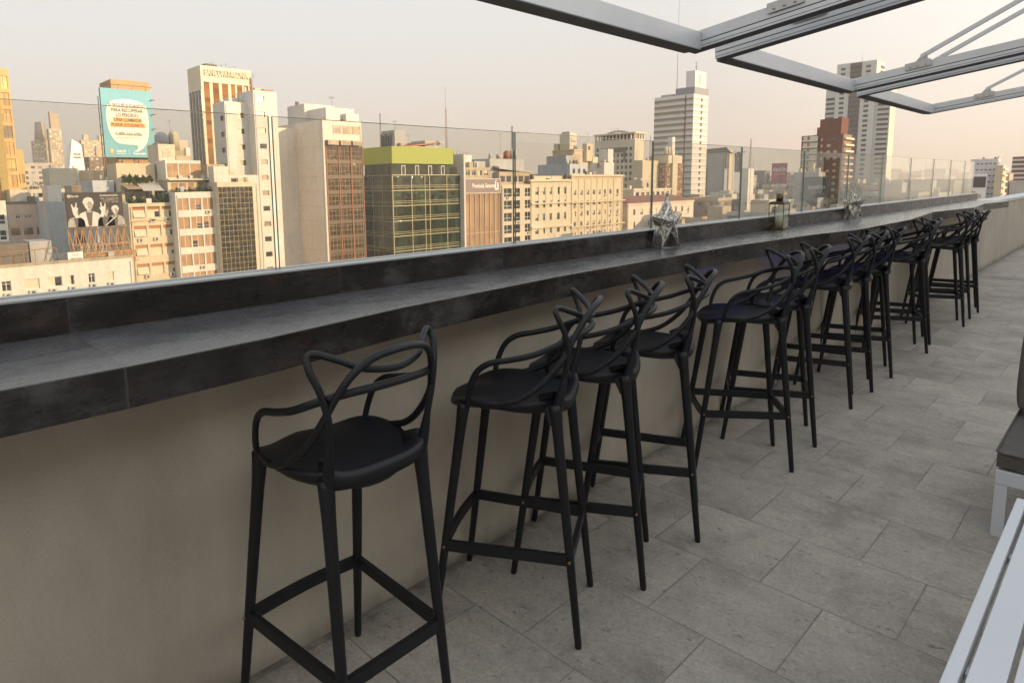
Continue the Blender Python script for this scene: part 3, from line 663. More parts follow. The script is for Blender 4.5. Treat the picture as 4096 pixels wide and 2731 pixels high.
def win_mesh(kind, w, h, var):
    """local: x 0..w along the wall, z 0..h, y = 0 is the pane plane, outwards is -y"""
    k = (kind, round(w, 2), round(h, 2), var)
    if k in WINC: return WINC[k]
    m = MB(); mats = [GL, WF, BL, WFD, CUR, LINT, BLT, GLB, GLG]
    def pane(x0, x1, z0, z1, mi, y=0.0): m.quad((x0, y, z0), (x1, y, z0), (x1, y, z1), (x0, y, z1), mi)
    def bar(x0, x1, z0, z1, mi, y0=-0.07, y1=-0.001): m.box(x0, x1, y0, y1, z0, z1, mi)
    if kind == 'sash':
        pane(0, w, 0, h, 0); f = 0.07
        bar(0, f, 0, h, 1); bar(w - f, w, 0, h, 1); bar(f, w - f, 0, f, 1); bar(f, w - f, h - f, h, 1); bar(w / 2 - .04, w / 2 + .04, f, h - f, 1, -.06)
        if var == 1: pane(f, w - f, h * 0.45, h - f, 2, -0.03)
        if var == 2: pane(f, w - f, f, h - f, 2, -0.03)
        if var == 3: pane(f, w / 2, f, h - f, 4, -0.03)
        if var == 0: bar(f, w - f, h * .68, h * .68 + .06, 1, -.055)
    elif kind == 'blind':       # brown box above, cream roller blind, hinged out on some
        pane(0, w, 0, h, 0); pane(0, w, h * .70, h, 5, -0.05)
        bar(0, .08, 0, h, 1, -.05); bar(w - .08, w, 0, h, 1, -.05); bar(0.08, w - .08, 0, .07, 1, -.05)
        zb = {0: .02, 1: .36, 2: .05, 3: .55}[var]
        if var == 2: m.quad((.1, -.55, h * .06), (w - .1, -.55, h * .06), (w - .1, -.06, h * .69), (.1, -.06, h * .69), 2)
        else: pane(.08, w - .08, h * zb, h * .70, 2, -0.04)
        if var in (1, 3): pane(.08, w * .6, .07, h * zb, 4, -0.02)
    elif kind == 'shutter':     # tall leaves of tan louvre, some open on glass
        n = 2; pane(0, w, 0, h, 0)
        for i in range(n):
            a, b = w * i / n + .04, w * (i + 1) / n - .04
            z0 = {0: .03, 1: .03, 2: .42 if i else .03, 3: .03 if i else .55}[var]
            pane(a, b, h * z0, h * .985, 6, -0.05)
            bar(w * (i + 1) / n - .04, w * (i + 1) / n + .04 * (i < n - 1), 0, h, 1, -.09)
            if z0 > .1: bar(a, b, h * .22, h * .22 + .06, 1, -.07)
        bar(0, .05, 0, h, 1, -.09); bar(0.05, w - .05, 0, .06, 1, -.08)
        for j in range(1, 14): bar(.05, w - .05, h * j / 14, h * j / 14 + .012, 6, -.056, -.0505)
    elif kind == 'dark':
        pane(0, w, 0, h, 0); bar(w / 2 - .06, w / 2 + .06, 0, h, 1, -.06); bar(0, w / 2 - .06, h * .34, h * .34 + .12, 1, -.055); bar(w / 2 + .06, w, h * .34, h * .34 + .12, 1, -.055)
        if var == 1: pane(0.02, w / 2 - .07, h * .5, h, 2, -.02)
    elif kind == 'single': pane(0, w, 0, h, 7 if var in (1, 2) else 0); bar(0, w, -.08, 0, 3, -.12); bar(0, .05, 0, h, 3, -.05); bar(w - .05, w, 0, h, 3, -.05)
    elif kind == 'golden': pane(0, w, 0, h, [8, 6, 8, 7][var]); bar(0, w, -.06, 0, 3, -.08); bar(w / 2 - .03, w / 2 + .03, 0, h, 3, -.04)
    elif kind == 'plainw':
        pane(0, w, 0, h, 0 if var < 3 else 2)
    me = m.mesh('window', mats); WINC[k] = me; return me

def face_axes(side, x1, y0, wx):
    if side == 'E': return Vector((x1, y0, 0)), Vector((0, 1, 0)), Vector((1, 0, 0)), R(90)
    return Vector((x1 - wx, y0, 0)), Vector((1, 0, 0)), Vector((0, -1, 0)), 0.0

def building(name, label, x1, y0, wx, wy, zt, wm, E=None, S=None, group=None, cat='building', zb=GZ, roofm=None, cornice=None, parapet=0.7, seed=0, extra=None, off=(0, 0)):
    """box building; x1 = face towards the viewer, y0 = near side; E and S describe the two visible faces"""
    rr = random.Random(hash(name) % 1000 + seed if False else sum(map(ord, name + label)) + seed)
    base = Vector((x1 - wx / 2, y0 + wy / 2, zb)); g = empty(name, base, 0, label, cat, group)
    m = MB(); L0 = lambda v: (v[0] - base.x, v[1] - base.y, v[2] - zb)
    def q(a, b, c, d, mi=0): m.quad(L0(a), L0(b), L0(c), L0(d), mi)
    x0 = x1 - wx; yy = y0 + wy
    q((x0, yy, zb), (x0, y0, zb), (x0, y0, zt), (x0, yy, zt)); q((x1, yy, zb), (x0, yy, zb), (x0, yy, zt), (x1, yy, zt))
    rz = zt - parapet
    q((x0, y0, rz), (x1, y0, rz), (x1, yy, rz), (x0, yy, rz), 1)
    t_ = 0.25
    for a, b, c, d in ((x0, x1, y0, y0 + t_), (x0, x1, yy - t_, yy), (x0, x0 + t_, y0 + t_, yy - t_), (x1 - t_, x1, y0 + t_, yy - t_)):
        q((a, c, zt), (b, c, zt), (b, d, zt), (a, d, zt))
    for (a, b) in (((x0 + t_, y0 + t_), (x0 + t_, yy - t_)), ((x0 + t_, yy - t_), (x1 - t_, yy - t_)), ((x1 - t_, yy - t_), (x1 - t_, y0 + t_)), ((x1 - t_, y0 + t_), (x0 + t_, y0 + t_))):
        q((*a, rz), (*a, zt), (*b, zt), (*b, rz))
    wins = []; bands = []
    for side, F in (('E', E), ('S', S)):
        O, rt, nout, rot = face_axes(side, x1, y0, wx); W = wy if side == 'E' else wx
        def P(u, z, d=0.0): v = O + rt * u - nout * d; return (v.x, v.y, z)
        if not F:
            q(P(0, zb), P(W, zb), P(W, zt), P(0, zt)); continue
        n = F.get('n', 3); fh = F.get('fh', 3.0); ww = F.get('w', 1.2); hh = F.get('h', 1.4); ml = F.get('ml', (W - ww * n) / (n + 1)); mr = F.get('mr', ml)
        step = (W - ml - mr - ww) / max(1, n - 1) if n > 1 else 0; us = F.get('us') or [ml + step * i for i in range(n)]
        if n == 1 and not F.get('us'): us = [(W - ww) / 2 if 'ml' not in F else ml]
        rows = F.get('rows', 8); top = F.get('top', 1.2); dep = F.get('dep', 0.22)
        z = zt; prev = zt
        for r_ in range(rows):
            zu = zt - top - r_ * fh; zl = zu - hh
            if zl < zb + 1: break
            q(P(0, zu), P(W, zu), P(W, prev), P(0, prev)); prev = zl; u = 0
            for ui, uu in enumerate(us):
                w_ = F['ws'][ui] if 'ws' in F else ww
                q(P(u, zl), P(uu, zl), P(uu, zu), P(u, zu)); u = uu + w_
                q(P(uu, zl), P(uu, zl, dep), P(uu, zu, dep), P(uu, zu)); q(P(u, zl, dep), P(u, zl), P(u, zu), P(u, zu, dep))
                q(P(uu, zl), P(u, zl), P(u, zl, dep), P(uu, zl, dep)); q(P(uu, zu, dep), P(u, zu, dep), P(u, zu), P(uu, zu))
                kd = F.get('kind', 'sash'); var = rr.choice(F.get('vars', (0, 0, 1, 2, 3)))
                wins.append((kd, w_, hh, var, P(uu, zl, dep), rot))
                if F.get('ac') and rr.random() < F['ac']:
                    bands.append(('ac', P(uu + rr.uniform(.1, w_ - .8), zl - rr.uniform(.55, .75), 0), rot))
            q(P(u, zl), P(W, zl), P(W, zu), P(u, zu))
            if F.get('band'): bands.append(('band', P(0, zl - F['band'], 0), rot, W))
        q(P(0, zb), P(W, zb), P(W, prev), P(0, prev))
    m.build('wall', [wm, roofm or ROOF], g)
    for kd, w_, hh, var, p, rot in wins[:100]:
        inst(win_mesh(kd, w_, hh, var), 'window', g, L0(p), rot)
    if len(wins) > 100:
        mm = MB()
        for kd, w_, hh, var, p, rot in wins[100:]:
            c, s_ = math.cos(rot), math.sin(rot); l = L0(p); mm.quad(l, (l[0] + c * w_, l[1] + s_ * w_, l[2]), (l[0] + c * w_, l[1] + s_ * w_, l[2] + hh), (l[0], l[1], l[2] + hh))
        o = mm.build('windows', GL, g); o['kind'] = 'stuff'
    bm = MB(); nb = 0
    for b in bands:
        if b[0] == 'band':
            l = L0(b[1]); c, s_ = math.cos(b[2]), math.sin(b[2]); Mx = Matrix.Translation(l) @ Matrix.Rotation(b[2], 4, 'Z'); bm.box(-.05, b[3] + .05, -.10, -.003, -.08, .10, 0, Mx); nb += 1
        else:
            inst(AC(), 'air_conditioner', g, L0(b[1]), b[2])
    if nb: bm.build('string_course', wm, g)
    if cornice:
        cm = MB(); lx0, ly0, _ = L0((x0, y0, 0)); lx1, ly1, lz = L0((x1, yy, zt)); d = cornice
        cm.box(lx1 + .003, lx1 + d, ly0 - d, ly1 + .05, lz - .55, lz - .25); cm.box(lx0, lx1 + .0029, ly0 - d, ly0 - .003, lz - .55, lz - .25); cm.build('cornice', wm, g)
    g['_b'] = (x1, y0, wx, wy, zt)
    return g
_ac = []
def AC():
    if not _ac:
        m = MB(); m.box(0, .8, -.35, -.01, 0, .55, 0); m.tube([(.4, -.352, .275), (.4, -.354, .275)], .2, 12, 1); _ac.append(m.mesh('air_conditioner', [ACM, ACF]))
    return _ac[0]
ROOF = wallm("flat_roof", (0.30, 0.27, 0.24), 0.2)
def lb(g, p): b = g.location; return (p[0] - b.x, p[1] - b.y, p[2] - b.z)
def roofbox(g, name, x0, x1, y0, y1, z0, z1, mat):
    m = MB(); a = lb(g, (x0, y0, z0)); b = lb(g, (x1, y1, z1)); m.box(a[0], b[0], a[1], b[1], a[2], b[2]); return m.build(name, mat, g)
def tank(g, x, y, z, r, h, mat, legs=True):
    m = MB(); p = lb(g, (x, y, z)); m.tube([(p[0], p[1], p[2] + a) for a in (0.6, 0.6 + h * .8, 0.6 + h, .6 + h * 1.05)], [r, r, r * .55, .1], 14)
    if legs:
        for a in (-1, 1):
            for b in (-1, 1): m.box(p[0] + a * r * .6 - .08, p[0] + a * r * .6 + .08, p[1] + b * r * .6 - .08, p[1] + b * r * .6 + .08, p[2], p[2] + .62)
    return m.build('water_tank', mat, g)
ANT = plain("antenna_metal", (0.20, 0.17, 0.15), 0.5, 0.4)
RED = plain("red_mast_paint", (0.30, 0.12, 0.09), 0.6)
def antenna(g, x, y, z, h, r=0.06, bars=3):
    m = MB(); p = Vector(lb(g, (x, y, z))); m.cyl(p, p + Vector((0, 0, h)), r, r * .5, 6)
    for i in range(bars): zz = h * (1 - .06 * i - .02); m.cyl(p + Vector((-.2, -.7 + .1 * i, zz)), p + Vector((.2, .7 - .1 * i, zz)), r * .4, n=5)
    return m.build('antenna', ANT, g)
def lattice(g, x, y, z, h, w, mat, name='lattice_mast', thin=.05):
    m = MB(); p = Vector(lb(g, (x, y, z))); n = max(3, int(h / (w * 1.6))); C4 = [(-1, -1), (1, -1), (1, 1), (-1, 1)]
    for a, b in C4: m.cyl(p + Vector((a * w / 2, b * w / 2, 0)), p + Vector((a * w / 4, b * w / 4, h)), thin, n=5)
    for i in range(n):
        k0, k1 = i / n, (i + 1) / n; f = lambda k: w / 2 * (1 - k / 2)
        for j in range(4):
            a, b = C4[j], C4[(j + 1) % 4]; m.cyl(p + Vector((a[0] * f(k0), a[1] * f(k0), h * k0)), p + Vector((b[0] * f(k1), b[1] * f(k1), h * k1)), thin * .6, n=4)
    return m.build(name, mat, g)
LEAF = plain("terrace_leaves", (0.060, 0.085, 0.030), 0.7, var=0.5, scale=2.5); POT = plain("terracotta", (0.36, 0.17, 0.09), 0.8)
def plant(x, y, z, w, h, label, seed=1, group=None):
    rr = random.Random(seed); g = empty('potted_plant', (x, y, z), 0, label, 'plant', group); m = MB()
    for i in range(int(150 * w)):
        c = Vector((rr.uniform(-.45, .45), rr.uniform(-w / 2, w / 2), rr.uniform(.15, 1.0))); c.z *= h * (0.5 + 0.5 * math.sin(c.y * 3.1 + seed) ** 2) * rr.uniform(.6, 1)
        s_ = rr.uniform(.10, .26); a = Vector((rr.uniform(-1, 1), rr.uniform(-1, 1), rr.uniform(-1, 1))).normalized(); b = a.orthogonal().normalized()
        m.quad(c - a * s_ - b * s_ * .4, c + a * s_ - b * s_ * .4, c + a * s_ + b * s_ * .4, c - a * s_ + b * s_ * .4)
    m.build('foliage', LEAF, g); m = MB()
    for i in range(max(1, int(w / 1.1))): yy = -w / 2 + (i + .5) * w / max(1, int(w / 1.1)); m.cyl((0, yy, 0), (0, yy, .4), .16, .24, 10)
    m.build('pot', POT, g); return g

cream = wallm("cream_render", (0.620, 0.560, 0.440), 0.25); cream2 = wallm("warm_cream_render", (0.620, 0.530, 0.385), 0.3); white = wallm("white_render", (0.680, 0.650, 0.590), 0.3); stonew = wallm("stone_render", (0.520, 0.460, 0.350), 0.35)
pinkw = wallm("pink_render", (0.550, 0.430, 0.350), 0.3); greyw = wallm("grey_render", (0.45, 0.45, 0.45), 0.4); greyb = wallm("blue_grey_sheet", (0.50, 0.53, 0.56), 0.5); beige = wallm("beige_render", (0.480, 0.400, 0.290), 0.4); dark = wallm("dark_render", (0.19, 0.165, 0.14), 0.4)
tan = wallm("tan_stone", (0.62, 0.44, 0.22), 0.25); brick = wallm("red_brick", (0.165, 0.066, 0.045), 0.25); brown = wallm("brown_panel", (0.23, 0.15, 0.10), 0.3)

# --- left edge
g = building('apartment_building', 'long low white building nearest below with ridge parapet and few windows, under the black billboard', -99.1, 4.0, 16, 25.5, -8.85, white,
    E=dict(us=[8.4, 10.9, 13.15, 15.6, 17.75, 20.1, 22.3], ws=[.9, .95, 1.6, 1.55, .75, .75, .8], n=7, fh=3.15, h=1.2, rows=4, top=1.55, kind='sash', vars=(0, 1, 3, 0, 2), ac=.45))
m = MB(); a = lb(g, (-99.08, 4.0, -8.85)); m.box(a[0] - .35, a[0] + .10, a[1], a[1] + 25.5, a[2], a[2] + .32); m.build('parapet', wallm("dirty_parapet", (0.42, 0.36, 0.27), 0.7), g)
LOW = g
roofbox(g, 'roof_shed', -112, -106, 14, 19.0, -9.6, -6.6, dark); roofbox(g, 'roof_shed', -113, -108, 19.5, 22, -9.6, -6.6, greyw); roofbox(g, 'roof_shed', -113, -109, 25.5, 29, -9.6, -7.6, greyw)
m = MB()
for i in range(9):
    a = Vector(lb(g, (-100.0 - i * .3, 11.5 + i * 1.25, -9.6))); m.cyl(a, a + Vector((0, 0, 2.4)), .045, n=5)
a = Vector(lb(g, (-100.0, 11.5, -7.3))); b = Vector(lb(g, (-102.4, 21.5, -7.2))); m.cyl(a, b, .05, n=5); m.build('railing', plain("rust", (0.34, 0.17, 0.07), 0.8), g)
# black billboard of four musicians on an orange truss
bbx = -104.5
bb = empty('billboard', (bbx, 27.0, -9.6), 0, 'black billboard with four grey figures and outlined lettering, standing on an orange truss', 'billboard')
M_blk = plain("billboard_black", (0.022, 0.017, 0.017), 0.6, var=.05); M_g1 = plain("print_grey", (0.33, 0.31, 0.30), 0.7, var=.3, scale=2.2); M_g2 = plain("print_light", (0.60, 0.56, 0.53), 0.7, var=.15, scale=2); M_g3 = plain("print_dark", (0.10, 0.09, 0.088), 0.7, var=.3, scale=3); M_wht = plain("white_print", (0.82, 0.80, 0.76), 0.6, var=.03)
PW, PH, PZ = 6.85, 4.6, 4.7     # panel width, height, bottom above the roof
m = MB(); m.box(-.25, 0, -PW / 2, PW / 2, PZ, PZ + PH); m.build('panel', M_blk, bb)
def poly(pts, mat, lift, name, parent, sc=1.0, oy=0.0, oz=0.0):
    m = MB(); n = len(pts); i = 0
    P = [(lift, oy + p[0] * sc, oz + p[1] * sc) for p in pts]; m.v = P + [(lift - .004, p[1], p[2]) for p in P]
    m.f = [tuple(range(n)), tuple(reversed(range(n, 2 * n)))]; m.mi = [0, 0]; m.sm = [False, False]
    for k in range(n): m.f.append((k, (k + 1) % n, n + (k + 1) % n, n + k)); m.mi.append(0); m.sm.append(False)
    return m.build(name, mat, parent, fixn=True)
def ell(cx, cy, a, b, n=18, a0=0, a1=360): return [(cx + a * math.cos(R(a0 + (a1 - a0) * k / n)), cy + b * math.sin(R(a0 + (a1 - a0) * k / n))) for k in range(n)]
def bust(y, z, s, hair, cap=False, jacket=M_g1, hand=0):
    lift = .010
    e = empty('printed_figure', (0, 0, 0)); e.parent = bb
    A = dict(sc=s, oy=y, oz=z)
    poly([(-1.15, 0), (-1.05, .85), (-.75, 1.25), (-.30, 1.42), (.30, 1.42), (.75, 1.25), (1.05, .85), (1.15, 0)], jacket, lift, 'jacket', e, **A)
    poly([(-.30, 1.40), (-.12, .05), (.14, .05), (.30, 1.40)], M_g3, lift + .006, 'shirt', e, **A)
    poly([(-.17, 1.30), (.17, 1.30), (.19, 1.75), (-.19, 1.75)], M_g1, lift + .012, 'neck', e, **A)
    poly(ell(0, 2.06, .36, .50), M_g2, lift + .018, 'face', e, **A)
    poly(ell(.13, 2.02, .22, .44), M_g1, lift + .021, 'cheek_shade', e, **A)
    poly(([(-.44, 2.20), (.5, 2.25), (.36, 2.62), (0, 2.72), (-.34, 2.55)] if cap else [(-.40, 1.98), (-.34, 2.32), (-.05, 2.38), (.22, 2.30), (.37, 2.0), (.46, 2.3), (.30, 2.66), (-.02, 2.76), (-.36, 2.62), (-.50, 2.3)]), hair, lift + .026, 'hair', e, **A)
    for q in (-.14, .14): poly(ell(q, 2.10, .07, .028, 8), M_g3, lift + .03, 'eye', e, **A)
    poly(ell(0, 1.80, .10, .03, 8), M_g3, lift + .03, 'mouth', e, **A); poly([(-.03, 2.08), (.03, 2.08), (.06, 1.92), (-.06, 1.92)], M_g1, lift + .03, 'nose', e, **A)
    for q in ([-1, 1] if hand == 2 else [hand] if hand else []):
        poly([(q * .85, .85), (q * 1.05, 1.35), (q * .88, 1.75), (q * 1.02, 1.8), (q * .98, 2.25), (q * 1.08, 2.25), (q * 1.14, 1.85), (q * 1.3, 1.85), (q * 1.38, 2.15), (q * 1.47, 2.10), (q * 1.40, 1.55), (q * 1.30, 1.2), (q * 1.2, .85)][::(1 if q > 0 else -1)], M_g2, lift + .034, 'hand', e, **A)
    return e
bust(-2.40, PZ + .05, .92, M_g3); bust(1.20, PZ + .05, .95, M_g3, True, M_g3); bust(2.42, PZ + .05, 1.0, M_g2, False, M_g1); bust(-.80, PZ + .05, 1.42, M_g2, False, M_g2, 2)
poly([(1.0, .0), (1.15, .0), (2.55, 1.2), (2.48, 1.3)], M_g2, .05, 'printed_baton', bb, 1, 0, PZ + .08)
letters('TRAPPERZ', .86, (.045, 1.75, PZ + 3.45), M_g2, bb, bold=.02, squeeze=.56)
letters('TRAPPERZ', .86, (.078, 1.75, PZ + 3.45), M_blk, bb, bold=-.016, squeeze=.56)
letters('Escuchá gratis la playlist', .29, (.045, 1.75, PZ + 4.15), M_g2, bb, bold=.008, squeeze=.8)
letters('Spotify', .36, (.045, -2.35, PZ + 4.1), M_g2, bb, bold=.008, squeeze=.9)
poly(ell(-3.03, 4.1, .21, .21), M_g2, .03, 'emblem', bb, 1, 0, PZ)
for k, (r_, zz) in enumerate(((.17, .07), (.14, -.01), (.11, -.09))): poly([(-3.03 - r_ * .8, 4.1 + zz), (-3.03 + r_ * .8, 4.1 + zz - .03), (-3.03 + r_ * .8, 4.1 + zz - .065), (-3.03 - r_ * .8, 4.1 + zz - .035)], M_blk, .045, 'emblem_wave', bb, 1, 0, PZ)
ORG = plain("orange_steel", (0.50, 0.29, 0.13), 0.6, var=.25)
m = MB(); rr = random.Random(3)
for i in range(9):
    y = -PW / 2 + i * PW / 8
    m.cyl((-.35, y, 0), (-.35, y, PZ + PH * (.98 if i % 2 == 0 else 0.1)), .07, n=5); m.cyl((3.6, y, 0), (-.35, y, PZ), .065, n=5); m.cyl((3.6, y, 0), (3.6, y, 1.5), .055, n=5); m.cyl((-.35, y, PZ * .5), (1.7, y, 0.2), .05, n=5)
    if i < 8:
        y2 = y + PW / 8
        for a, b in (((-.35, y, 0), (-.35, y2, PZ)), ((3.6, y, 0), (1.6, y2, PZ * .5)), ((1.6, y, PZ * .5), (-.3, y2, PZ)), ((3.6, y, 0), (3.6, y2, 1.5)), ((3.6, y, 1.5), (3.6, y2, 0))): m.cyl(a, b, .045, n=4)
for z_, x_ in ((1.5, 3.6), (0.1, 3.6), (PZ * .5, 1.65), (PZ - .1, -.3), (PZ * .5, -.4), (PZ * .25, 2.6)): m.cyl((x_, -PW / 2 - (1.8 if x_ > 3 else 0), z_), (x_, PW / 2 + .4, z_), .06, n=5)
for i in range(20): y = -PW / 2 - 1.2 + i * .42; m.cyl((3.6, y, 1.5), (3.6, y + .21, 1.05), .03, n=4); m.cyl((3.6, y + .21, 1.05), (3.6, y + .42, 1.5), .03, n=4)
m.cyl((3.6, -PW / 2 - 1.8, 1.05), (3.6, PW / 2 + .4, 1.05), .05, n=5)
m.build('truss', ORG, bb)
sg = empty('roof_sign', (-99.9, 23.0, -9.7), 0, 'small white placard on a post at the foot of the orange truss', 'sign')
m = MB(); m.box(-.03, .03, -.05, .05, 0, .9); m.build('post', ORG, sg); m = MB(); m.box(-.03, .03, -.85, .85, .9, 2.0); m.build('board', M_wht, sg)
letters('YLO', .5, (.04, 0, 1.62), M_g1, sg, bold=.005); letters('4060-0000', .3, (.04, 0, 1.2), M_g1, sg)

building('apartment_building', 'white apartment block with square dark windows at the extreme left edge', -120.5, 15.3, 10, 5.0, -1.5, white, E=dict(us=[.5, 3.2], n=2, w=1.5, fh=2.15, h=1.25, rows=7, top=1.9, kind='dark', vars=(0,)))
g = building('office_tower', 'tall golden stone tower with bronze windows rising out of the left edge', -168.0, 14.0, 14, 18.7, 22.7, tan, E=dict(us=[1.6, 4.7, 7.8, 10.9, 14.3, 16.9], ws=[2.2, 2.2, 2.2, 2.2, 1.1, 1.5], n=6, fh=3.05, h=2.35, rows=16, top=1.4, kind='golden', vars=(0, 1, 2, 3)))
m = MB(); a = lb(g, (-168, 14, 0)); m.box(a[0] + .003, a[0] + .5, a[1] + 15.5, a[1] + 16.8, 0, 67.7); m.build('corner_pier', wallm("olive_stone", (0.42, 0.32, 0.14), .2), g)
building('office_building', 'lower stepped wing of the golden tower with grid of bronze windows', -168.6, 31.2, 10, 1.7, 7.3, tan, E=dict(n=2, w=.55, fh=3.0, h=1.7, rows=10, top=4.6, kind='golden', vars=(3, 0, 2)))
g = building('house', 'pinkish flat-roofed house with four small windows left of the black billboard', -159.7, 26.6, 12, 7.0, -3.2, pinkw, E=dict(us=[1.6, 3.1, 3.7, 5.4], ws=[.75, .5, .5, .7], n=4, fh=2.9, h=.72, rows=1, top=1.9, kind='sash', vars=(0,)))
m = MB(); a = lb(g, (-159.7, 26.6, -3.2)); m.box(a[0] + .003, a[0] + .12, a[1], a[1] + 7, a[2] - 3.9, a[2] - 3.75)
for k in range(3): m.box(a[0] + .003, a[0] + .03, a[1] + .6 + 2.1 * k, a[1] + 2.1 + 2.1 * k, a[2] - 5.6, a[2] - 4.3, 1)
m.build('loggia', [pinkw, GLB], g)
roofbox(g, 'parapet', -159.9, -159.62, 26.6, 33.6, -3.2, -2.75, dark); roofbox(g, 'roof_terrace_room', -166, -162, 28, 31.2, -3.9, -.6, cream); roofbox(g, 'chimney', -163, -162, 32, 32.7, -3.9, -1.3, greyw)
g = building('warehouse', 'blue grey corrugated metal block with water tanks between pink house and billboard', -150.0, 31.5, 10, 4.2, -2.6, greyb)
m = MB(); a = lb(g, (-150, 31.5, -2.6))
for k in range(14): m.box(a[0] + .003, a[0] + .09, a[1] + .15 * 2 * k, a[1] + .15 * 2 * k + .15, a[2] - 9, a[2] - .1)
m.build('ribbed_cladding', greyb, g); roofbox(g, 'lift_room', -156, -151, 32, 34.2, -3.3, 0.2, white); tank(g, -152.2, 34.7, -3.2, .6, 1.5, greyw)

# --- cream block with roller blinds and its garden terrace
g = building('apartment_building', 'cream apartment block with roller blinds and a planted roof terrace under striped awnings', -121.6, 36.7, 14, 7.35, -2.5, cream2, seed=2,
    E=dict(us=[.55, 2.85, 5.12], ws=[1.95, 1.95, 1.95], n=3, fh=2.98, h=1.75, rows=7, top=.55, kind='blind', vars=(0, 1, 2, 3, 0), ac=.5, dep=.3))
m = MB(); a = lb(g, (-121.6, 36.7, -2.5)); m.box(a[0] + .003, a[0] + .35, a[1] - .1, a[1] + 7.45, a[2] - 2.75, a[2] - 2.55); m.build('cornice', cream2, g)
roofbox(g, 'terrace_room', -133, -126.2, 37.0, 43.9, -3.2, .8, cream); roofbox(g, 'terrace_room', -135, -129, 37.3, 43.5, .79, 3.9, cream2)
m = MB(); a = Vector(lb(g, (0, 0, 0)))
def aw(y0, y1, x0, x1, z0, z1, mat, nm='awning'):
    m = MB(); p = [Vector(lb(g, q)) for q in ((x0, y0, z0), (x0, y1, z0), (x1, y1, z1), (x1, y0, z1))]; m.quad(*p); m.quad(*[q - Vector((0, 0, .05)) for q in reversed(p)])
    for q in range(4): u, v = p[q], p[(q + 1) % 4]; m.quad(u - Vector((0, 0, .05)), v - Vector((0, 0, .05)), v, u)
    return m.build(nm, mat, g)
aw(37.0, 39.3, -122.0, -126.1, -.25, .45, wallm("tan_awning", (0.42, 0.32, 0.2), .1)); aw(39.3, 42.6, -122.0, -126.1, -.55, .85, wallm("grey_awning", (0.52, 0.48, 0.45), .1))
roofbox(g, 'balcony', -129, -126.2, 38.3, 41.5, 1.1, 1.9, cream)
for k in range(4): roofbox(g, 'terrace_window', -126.199, -126.14, 37.6 + 1.6 * k, 38.7 + 1.6 * k, -2.4, -.4, GL)
plant(-122.6, 38.3, -3.2, 2.6, 2.4, 'dense green plants at the left of the awning-shaded roof terrace', 4); plant(-122.6, 42.4, -3.2, 2.4, 2.8, 'tall dark plants at the right of the awning-shaded roof terrace', 9); plant(-125.4, 39.8, .8, 4.5, 1.5, 'row of palms and shrubs on the upper terrace above the awnings', 5)
# side wall of the neighbour seen left of it
building('apartment_building', 'plain grey blue party wall of a narrow block between billboard and cream apartments', -129.0, 34.0, 8, 3.2, 1.2, greyb)

# --- brown shutters
g = building('apartment_building', 'white banded apartment block with tan louvre shutters and balcony garden on top', -119.3, 43.4, 14, 7.05, -.8, white, seed=1,
    E=dict(us=[.25, 2.35, 4.45], ws=[1.85, 1.85, 1.85], n=3, fh=3.0, h=1.95, rows=7, top=1.0, kind='shutter', vars=(0, 0, 1, 2, 3), ac=.15, dep=.25))
roofbox(g, 'penthouse', -130, -123.2, 43.6, 50.2, -1.5, 1.1, cream); pt = roofbox(g, 'penthouse', -130, -121.8, 43.4, 50.3, 1.1, 1.35, cream); roofbox(g, 'penthouse', -132, -124.6, 43.9, 49.9, 1.35, 4.4, white)
for k in range(6): roofbox(g, 'shutter', -124.599, -124.54, 44.15 + .93 * k + .12 * (k // 2), 44.99 + .93 * k + .12 * (k // 2), 1.6, 3.9, BLT)
for k in range(3): roofbox(g, 'air_conditioner', -124.5, -124.1, 45.8 + 1.9 * k, 46.5 + 1.9 * k, 1.4, 1.95, ACM)
for k in range(4): roofbox(g, 'shutter', -123.199, -123.13, 44.2 + 1.4 * k, 45.2 + 1.4 * k, -1.4, .7, BLT)
roofbox(g, 'top_room', -136, -130, 44.6, 47.5, 4.39, 7.3, cream); roofbox(g, 'top_room_window', -129.999, -129.93, 45.3, 46.7, 5.2, 6.5, GLB); roofbox(g, 'chimney', -133, -132, 50.1, 50.9, 4.4, 6.9, white); roofbox(g, 'parapet', -130, -129.8, 47.5, 50.3, 4.4, 5.4, beige)
plant(-120.6, 45.3, -1.5, 3.0, 1.5, 'shrubs and flower pots at the left of the balcony over the tan shutters', 11); plant(-120.6, 48.6, -1.5, 2.6, 1.9, 'small potted trees at the right of the balcony over the tan shutters', 13)
# --- gridded dark glass block
def curtain(g, x1, y0, W, z0, z1, px, pz, glass, barm, side='E', wx=0, t=.045, proud=.07, skip=None):
    O, rt, no, rot = face_axes(side, x1, y0, wx); Mx = Matrix.Translation(lb(g, (O.x, O.y, z0))) @ Matrix.Rotation(rot, 4, 'Z')
    m = MB(); m.box(.02, W - .02, -.03, .0, 0, z1 - z0, 0, Mx); m.build('glazing', glass, g)
    m = MB(); n = max(1, round(W / px))
    for i in range(n + 1): u = W * i / n; m.box(u - t / 2, u + t / 2, -proud, -.031, 0, z1 - z0, 0, Mx)
    k = max(1, round((z1 - z0) / pz))
    for i in range(k + 1): z = (z1 - z0) * i / k; m.box(t / 2, W - t / 2, -proud * .8, -.0305, z - t / 2, z + t / 2, 0, Mx)
    m.build('mullions', barm, g)
TANB = plain("tan_mullion", (0.40, 0.30, 0.17), .5); g = building('office_building', 'narrow office block of dark mirror glass in a fine tan grid', -117.8, 50.0, 12, 7.3, .8, cream)
curtain(g, -117.8, 50.05, 6.2, -30, .0, .78, .92, glassm("smoked_glass", (0.030, 0.027, 0.020), .05, .7, .78, .92, hi=2.2), TANB)
